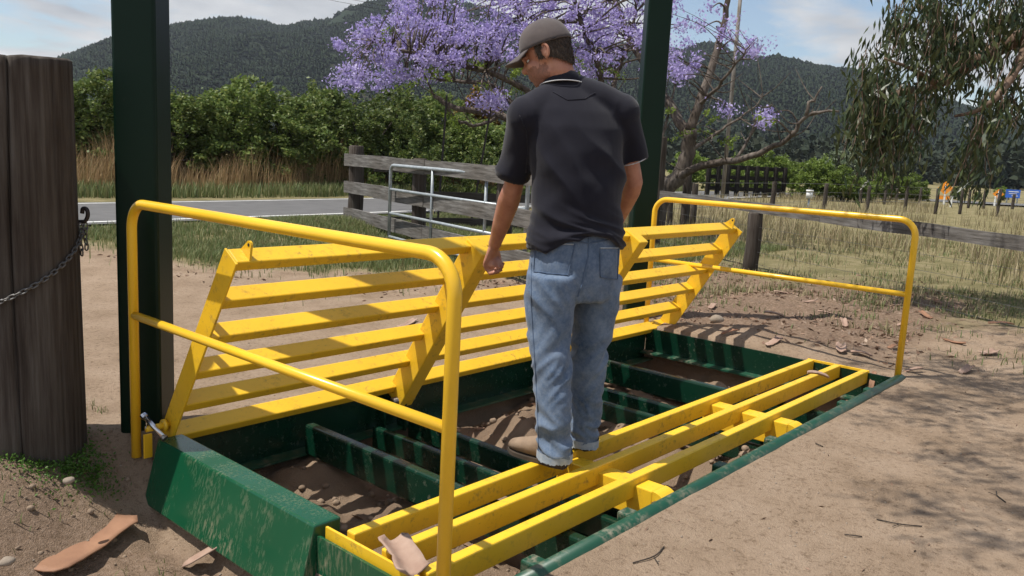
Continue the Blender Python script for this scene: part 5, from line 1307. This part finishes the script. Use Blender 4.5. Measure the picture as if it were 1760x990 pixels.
def bark(u, v_, L_, W_, rot, curl, mat, label, seed, group=None, z=None):
    p = on_ground(u, v_) if z is None else on_z(u, v_, z)
    o = link('bark_strip', bark_mesh(L_, W_, curl, seed), mat, None, True); o.location = p; o.rotation_euler = (random.uniform(-.08, .08), random.uniform(-.08, .08), rot)
    if z is None:      # lie on the soil: follow its height under every vertex
        cr, sr = math.cos(rot), math.sin(rot); o.rotation_euler = (0, 0, rot)
        z0_ = max(H(p.x-cr*L_*k_, p.y-sr*L_*k_) for k_ in (0.3, 0.45)); z1_ = max(H(p.x+cr*L_*k_, p.y+sr*L_*k_) for k_ in (0.3, 0.45)); zm_ = max(H(p.x, p.y), (z0_+z1_)/2)
        for vt in o.data.vertices:
            t_b = vt.co.x/L_*2; vt.co.z += (zm_ + (z1_-zm_)*t_b if t_b > 0 else zm_ + (zm_-z0_)*t_b) - p.z
    s = o.modifiers.new('t', 'SOLIDIFY'); s.thickness = 0.006
    tag(o, label, 'bark', group); return o
bs = on_ground(146, 935); be = on_ground(60, 1010); rot = math.atan2(on_ground(205, 880).y-on_ground(95, 985).y, on_ground(205, 880).x-on_ground(95, 985).x)
bark(146, 935, 0.48, 0.19, rot, 0.08, 'barkstrip', 'long flat strip of orange bark on the dirt at lower left', 3)
bark(395, 988, 0.34, 0.06, math.radians(-35), 0.35, 'barkpale', 'pale bark sliver beside the foot of the green box', 4)
bark(690, 968, 0.20, 0.12, math.radians(70), 0.5, 'barkpale', 'pale curled bark lying over the yellow end plate', 5, None, -0.01)
bark(1405, 650, 0.13, 0.05, math.radians(120), 0.6, 'barkpale', 'pinkish bark strip hooked over the middle yellow bar', 6, None, 0.012)
spots = [(1270, 612, .20), (1330, 590, .24), (1445, 600, .30), (1590, 545, .25), (1450, 560, .22), (1480, 612, .18), (1535, 600, .16), (1380, 640, .14), (1700, 610, .3), (1610, 520, .26), (1420, 540, .2), (1330, 545, .22), (1255, 575, .18), (1660, 640, .24), (1550, 560, .2), (1500, 640, .16), (1345, 505, .24), (1225, 530, .22), (1720, 560, .28), (1570, 640, .15), (1390, 520, .18), (1640, 590, .2)]
for k, (u, v_, L_) in enumerate(spots):
    bark(u, v_, L_*0.8, L_*0.26, random.uniform(0, 3.1), random.uniform(0.15, 0.5), 'barkpale' if k % 3 else 'barkstrip', ('pinkish curled bark flake among the leaf litter right of the grid' if k % 3 else 'orange-brown bark flake among the leaf litter right of the grid'), 20+k, 'bark flakes in the leaf litter')
bark(700, 560, 0.30, 0.06, 0.4, 0.3, 'barkpale', 'pale bark flake on the drive seen through the raised panel', 60)
bark(1098, 598, 0.34, 0.05, 1.2, 0.3, 'barkpale', 'pink bark strip standing in the far corner of the pit', 61, None, -0.2)
for k, (u, v_, s, lab) in enumerate(((1232, 553, 0.07, 'rounded pale stone in the grass right of the raised panel'), (118, 828, 0.022, 'small whitish stone on the dirt below the weeds'), (12, 968, 0.026, 'tan pebble at the lower left corner'), (640, 978, 0.03, 'brown clod beside the green end plate'))):
    p = on_ground(u, v_); b = MB().ball((0, 0, 0), (s, 0, 0), (0, s*0.75, 0), (0, 0, s*0.6), 14, 9)
    b.v = [tuple(Vector(q)*(1+0.16*mnoise.noise(Vector(q)/s*1.3+Vector((k, 0, 0))))) for q in b.v]
    o = b.build('stone', 'stone', None, True); o.location = p + UP*s*0.25; tag(o, lab, 'stone')
# twigs on the bare dirt
for k, (u, v_, L_, lab) in enumerate(((1408, 766, .05, 'short dark twig on the dirt near the green edge tube'), (1466, 922, .06, 'dark twig on the dirt towards the bottom edge'), (1545, 900, .16, 'branching dry twig on the dirt'), (1115, 955, .18, 'long dry twig curving away from the green edge tube'), (1720, 855, .12, 'thin dry stalk on the dirt at the right'))):
    p = on_ground(u, v_); a = random.uniform(0, 3.1); d = Vector((math.cos(a), math.sin(a), 0)); s = Vector((-d.y, d.x, 0)); b = MB()
    b.tube(bezier([p-d*L_/2+UP*.004, p+s*L_*0.12+UP*.007, p+d*L_/2+UP*.004], 8), 0.0025, 5)
    if L_ > 0.1: b.tube([p+s*L_*0.1+UP*.006, p+s*L_*0.35+d*L_*0.2+UP*.008], 0.0017, 5)
    tag(b.build('twig', 'bark_dark', None, True), lab, 'twig')

# ================================================================== HILLS
ridge = [(-700, 300), (-500, 250), (-250, 175), (0, 130), (100, 96), (200, 64), (300, 44), (380, 37), (470, 47), (560, 42), (620, 25), (700, 4), (760, 2), (850, 35), (950, 66), (1010, 80), (1100, 84), (1200, 88), (1250, 93), (1350, 106), (1450, 124), (1550, 148), (1650, 178), (1760, 205), (1900, 235), (2100, 262), (2400, 300), (2700, 330)]
ru = np.array([r[0] for r in ridge], float); rv = np.array([r[1]+5 for r in ridge], float)
us = np.linspace(-700, 2700, 260); az = []; el = []
for u in us:
    d = ray(u, np.interp(u, ru, rv)); az.append(math.atan2(d[1], d[0])); el.append(d[2]/math.hypot(d[0], d[1]))
az = np.array(az); el = np.array(el)
RF, RR = 330.0, 1150.0
tt = np.linspace(0, 1.25, 60)
def hillz(ai, t):
    e = np.interp(-ai, -az, el); r = RF + (RR-RF)*t
    zr = np.maximum(e, 0.004)*RR + CAM[2] - 9
    prof_ = np.where(t <= 1, 0.02+0.98*np.sin(np.clip(t, 0, 1)*math.pi/2)**1.25, 1-(t-1)*0.9)
    nz = fbm(ai*26+t*3, t*7+ai*9, 4)
    return r, zr*np.clip(prof_ + 0.10*nz*np.sin(np.clip(t, 0, 1)*math.pi), -0.05, 2) - 1.5*(t <= 0)
A_, T_ = np.meshgrid(az, tt, indexing='ij'); r_, z_ = hillz(A_, T_)
hv = np.stack([CAM[0]+r_*np.cos(A_), CAM[1]+r_*np.sin(A_), z_], -1).reshape(-1, 3); ni, nj = A_.shape; id_ = np.arange(ni*nj).reshape(ni, nj)
hq = np.stack([id_[:-1, :-1], id_[:-1, 1:], id_[1:, 1:], id_[1:, :-1]], -1).reshape(-1, 4)
kind(np_mesh('hills', hv, hq, 'hill'), 'structure')
# forest on the hills: one uncountable mass of small crowns
bm = bmesh.new(); bmesh.ops.create_icosphere(bm, subdivisions=1, radius=1.0); bmesh.ops.delete(bm, geom=list(bm.verts), context='VERTS'); [bm.verts.new(c) for c in ((1,0,0),(0,1,0),(-1,0,0),(0,-1,0),(0,0,1),(0,0,-1))]; bm.verts.ensure_lookup_table(); [bm.faces.new([bm.verts[i] for i in f]) for f in ((0,1,4),(1,2,4),(2,3,4),(3,0,4),(1,0,5),(2,1,5),(3,2,5),(0,3,5))]; bm.verts.index_update(); ico_v = np.array([v.co[:] for v in bm.verts]); ico_f = np.array([[v.index for v in f.verts] for f in bm.faces]); bm.free()
NT = 90000
lo_a, hi_a = az.min(), az.max()
ua = RNG.uniform(-120, 1880, NT); ai = np.interp(ua, us, az); t_ = RNG.random(NT)**0.8*1.02
rr_, zz_ = hillz(ai, t_); gap = fbm(ai*60, t_*14, 3)
keep = ~((gap < -0.42) & (t_ > 0.45)); ai, t_, rr_, zz_ = ai[keep], t_[keep], rr_[keep], zz_[keep]; NT = len(ai)
sz = (2.1+2.6*RNG.random(NT)**2)*(0.5+0.62*t_); cen = np.stack([CAM[0]+rr_*np.cos(ai), CAM[1]+rr_*np.sin(ai), zz_+sz*0.12], -1)
jit = 1+0.2*RNG.normal(size=(NT, len(ico_v), 1))
V = cen[:, None, :] + ico_v[None]*jit*np.stack([sz, sz, sz*RNG.uniform(0.6, 0.95, NT)], -1)[:, None, :]
Fq = (ico_f[None]+(np.arange(NT)*len(ico_v))[:, None, None]).reshape(-1, 3)
hf_ = np_mesh('hill_forest', V.reshape(-1, 3), Fq, 'hillcrown'); hf_.data.polygons.foreach_set('use_smooth', [True]*len(hf_.data.polygons)); kind(hf_, 'stuff', 'dark eucalypt forest covering the hills')
# wood along the foot of the hills
NT = 2600; ua = RNG.uniform(-150, 1950, NT); ai = np.interp(ua, us, az); rr_ = RNG.uniform(150, 330, NT); sz = RNG.uniform(2.0, 4.2, NT)
keep = (ua > 1000) | (rr_ > 230); ai, rr_, sz = ai[keep], rr_[keep], sz[keep]; NT = len(ai)
NL = 46; c = np.stack([CAM[0]+rr_*np.cos(ai), CAM[1]+rr_*np.sin(ai), sz*1.1], -1); pts_ = c[:, None, :] + RNG.normal(size=(NT, NL, 3))*np.stack([sz*0.5, sz*0.5, sz*0.55], -1)[:, None, :]
pts_ = pts_.reshape(-1, 3); pts_ = pts_[pts_[:, 2] > 0]; v, q = leaf_quads(pts_, 0.75, 0.6); kind(np_mesh('foothill_wood', v, q, 'hillleaf'), 'stuff', 'dark wood along the foot of the hills')

# ------------------------------------------------------------------ haze
hz_ = MB().box((-1700, -1700, -3.5), (1700, 1700, 320)).build('haze', None)
hm_ = bpy.data.materials.new('haze_air'); hm_.use_nodes = True; t = hm_.node_tree; t.nodes.clear()
pv = t.nodes.new('ShaderNodeVolumePrincipled'); pv.inputs['Color'].default_value = (0.80, 0.88, 1.0, 1); pv.inputs['Density'].default_value = 0.00016; pv.inputs['Anisotropy'].default_value = 0.2
ou = t.nodes.new('ShaderNodeOutputMaterial'); t.links.new(pv.outputs[0], ou.inputs['Volume']); hz_.data.materials.append(hm_); kind(hz_, 'stuff', 'pale valley haze')
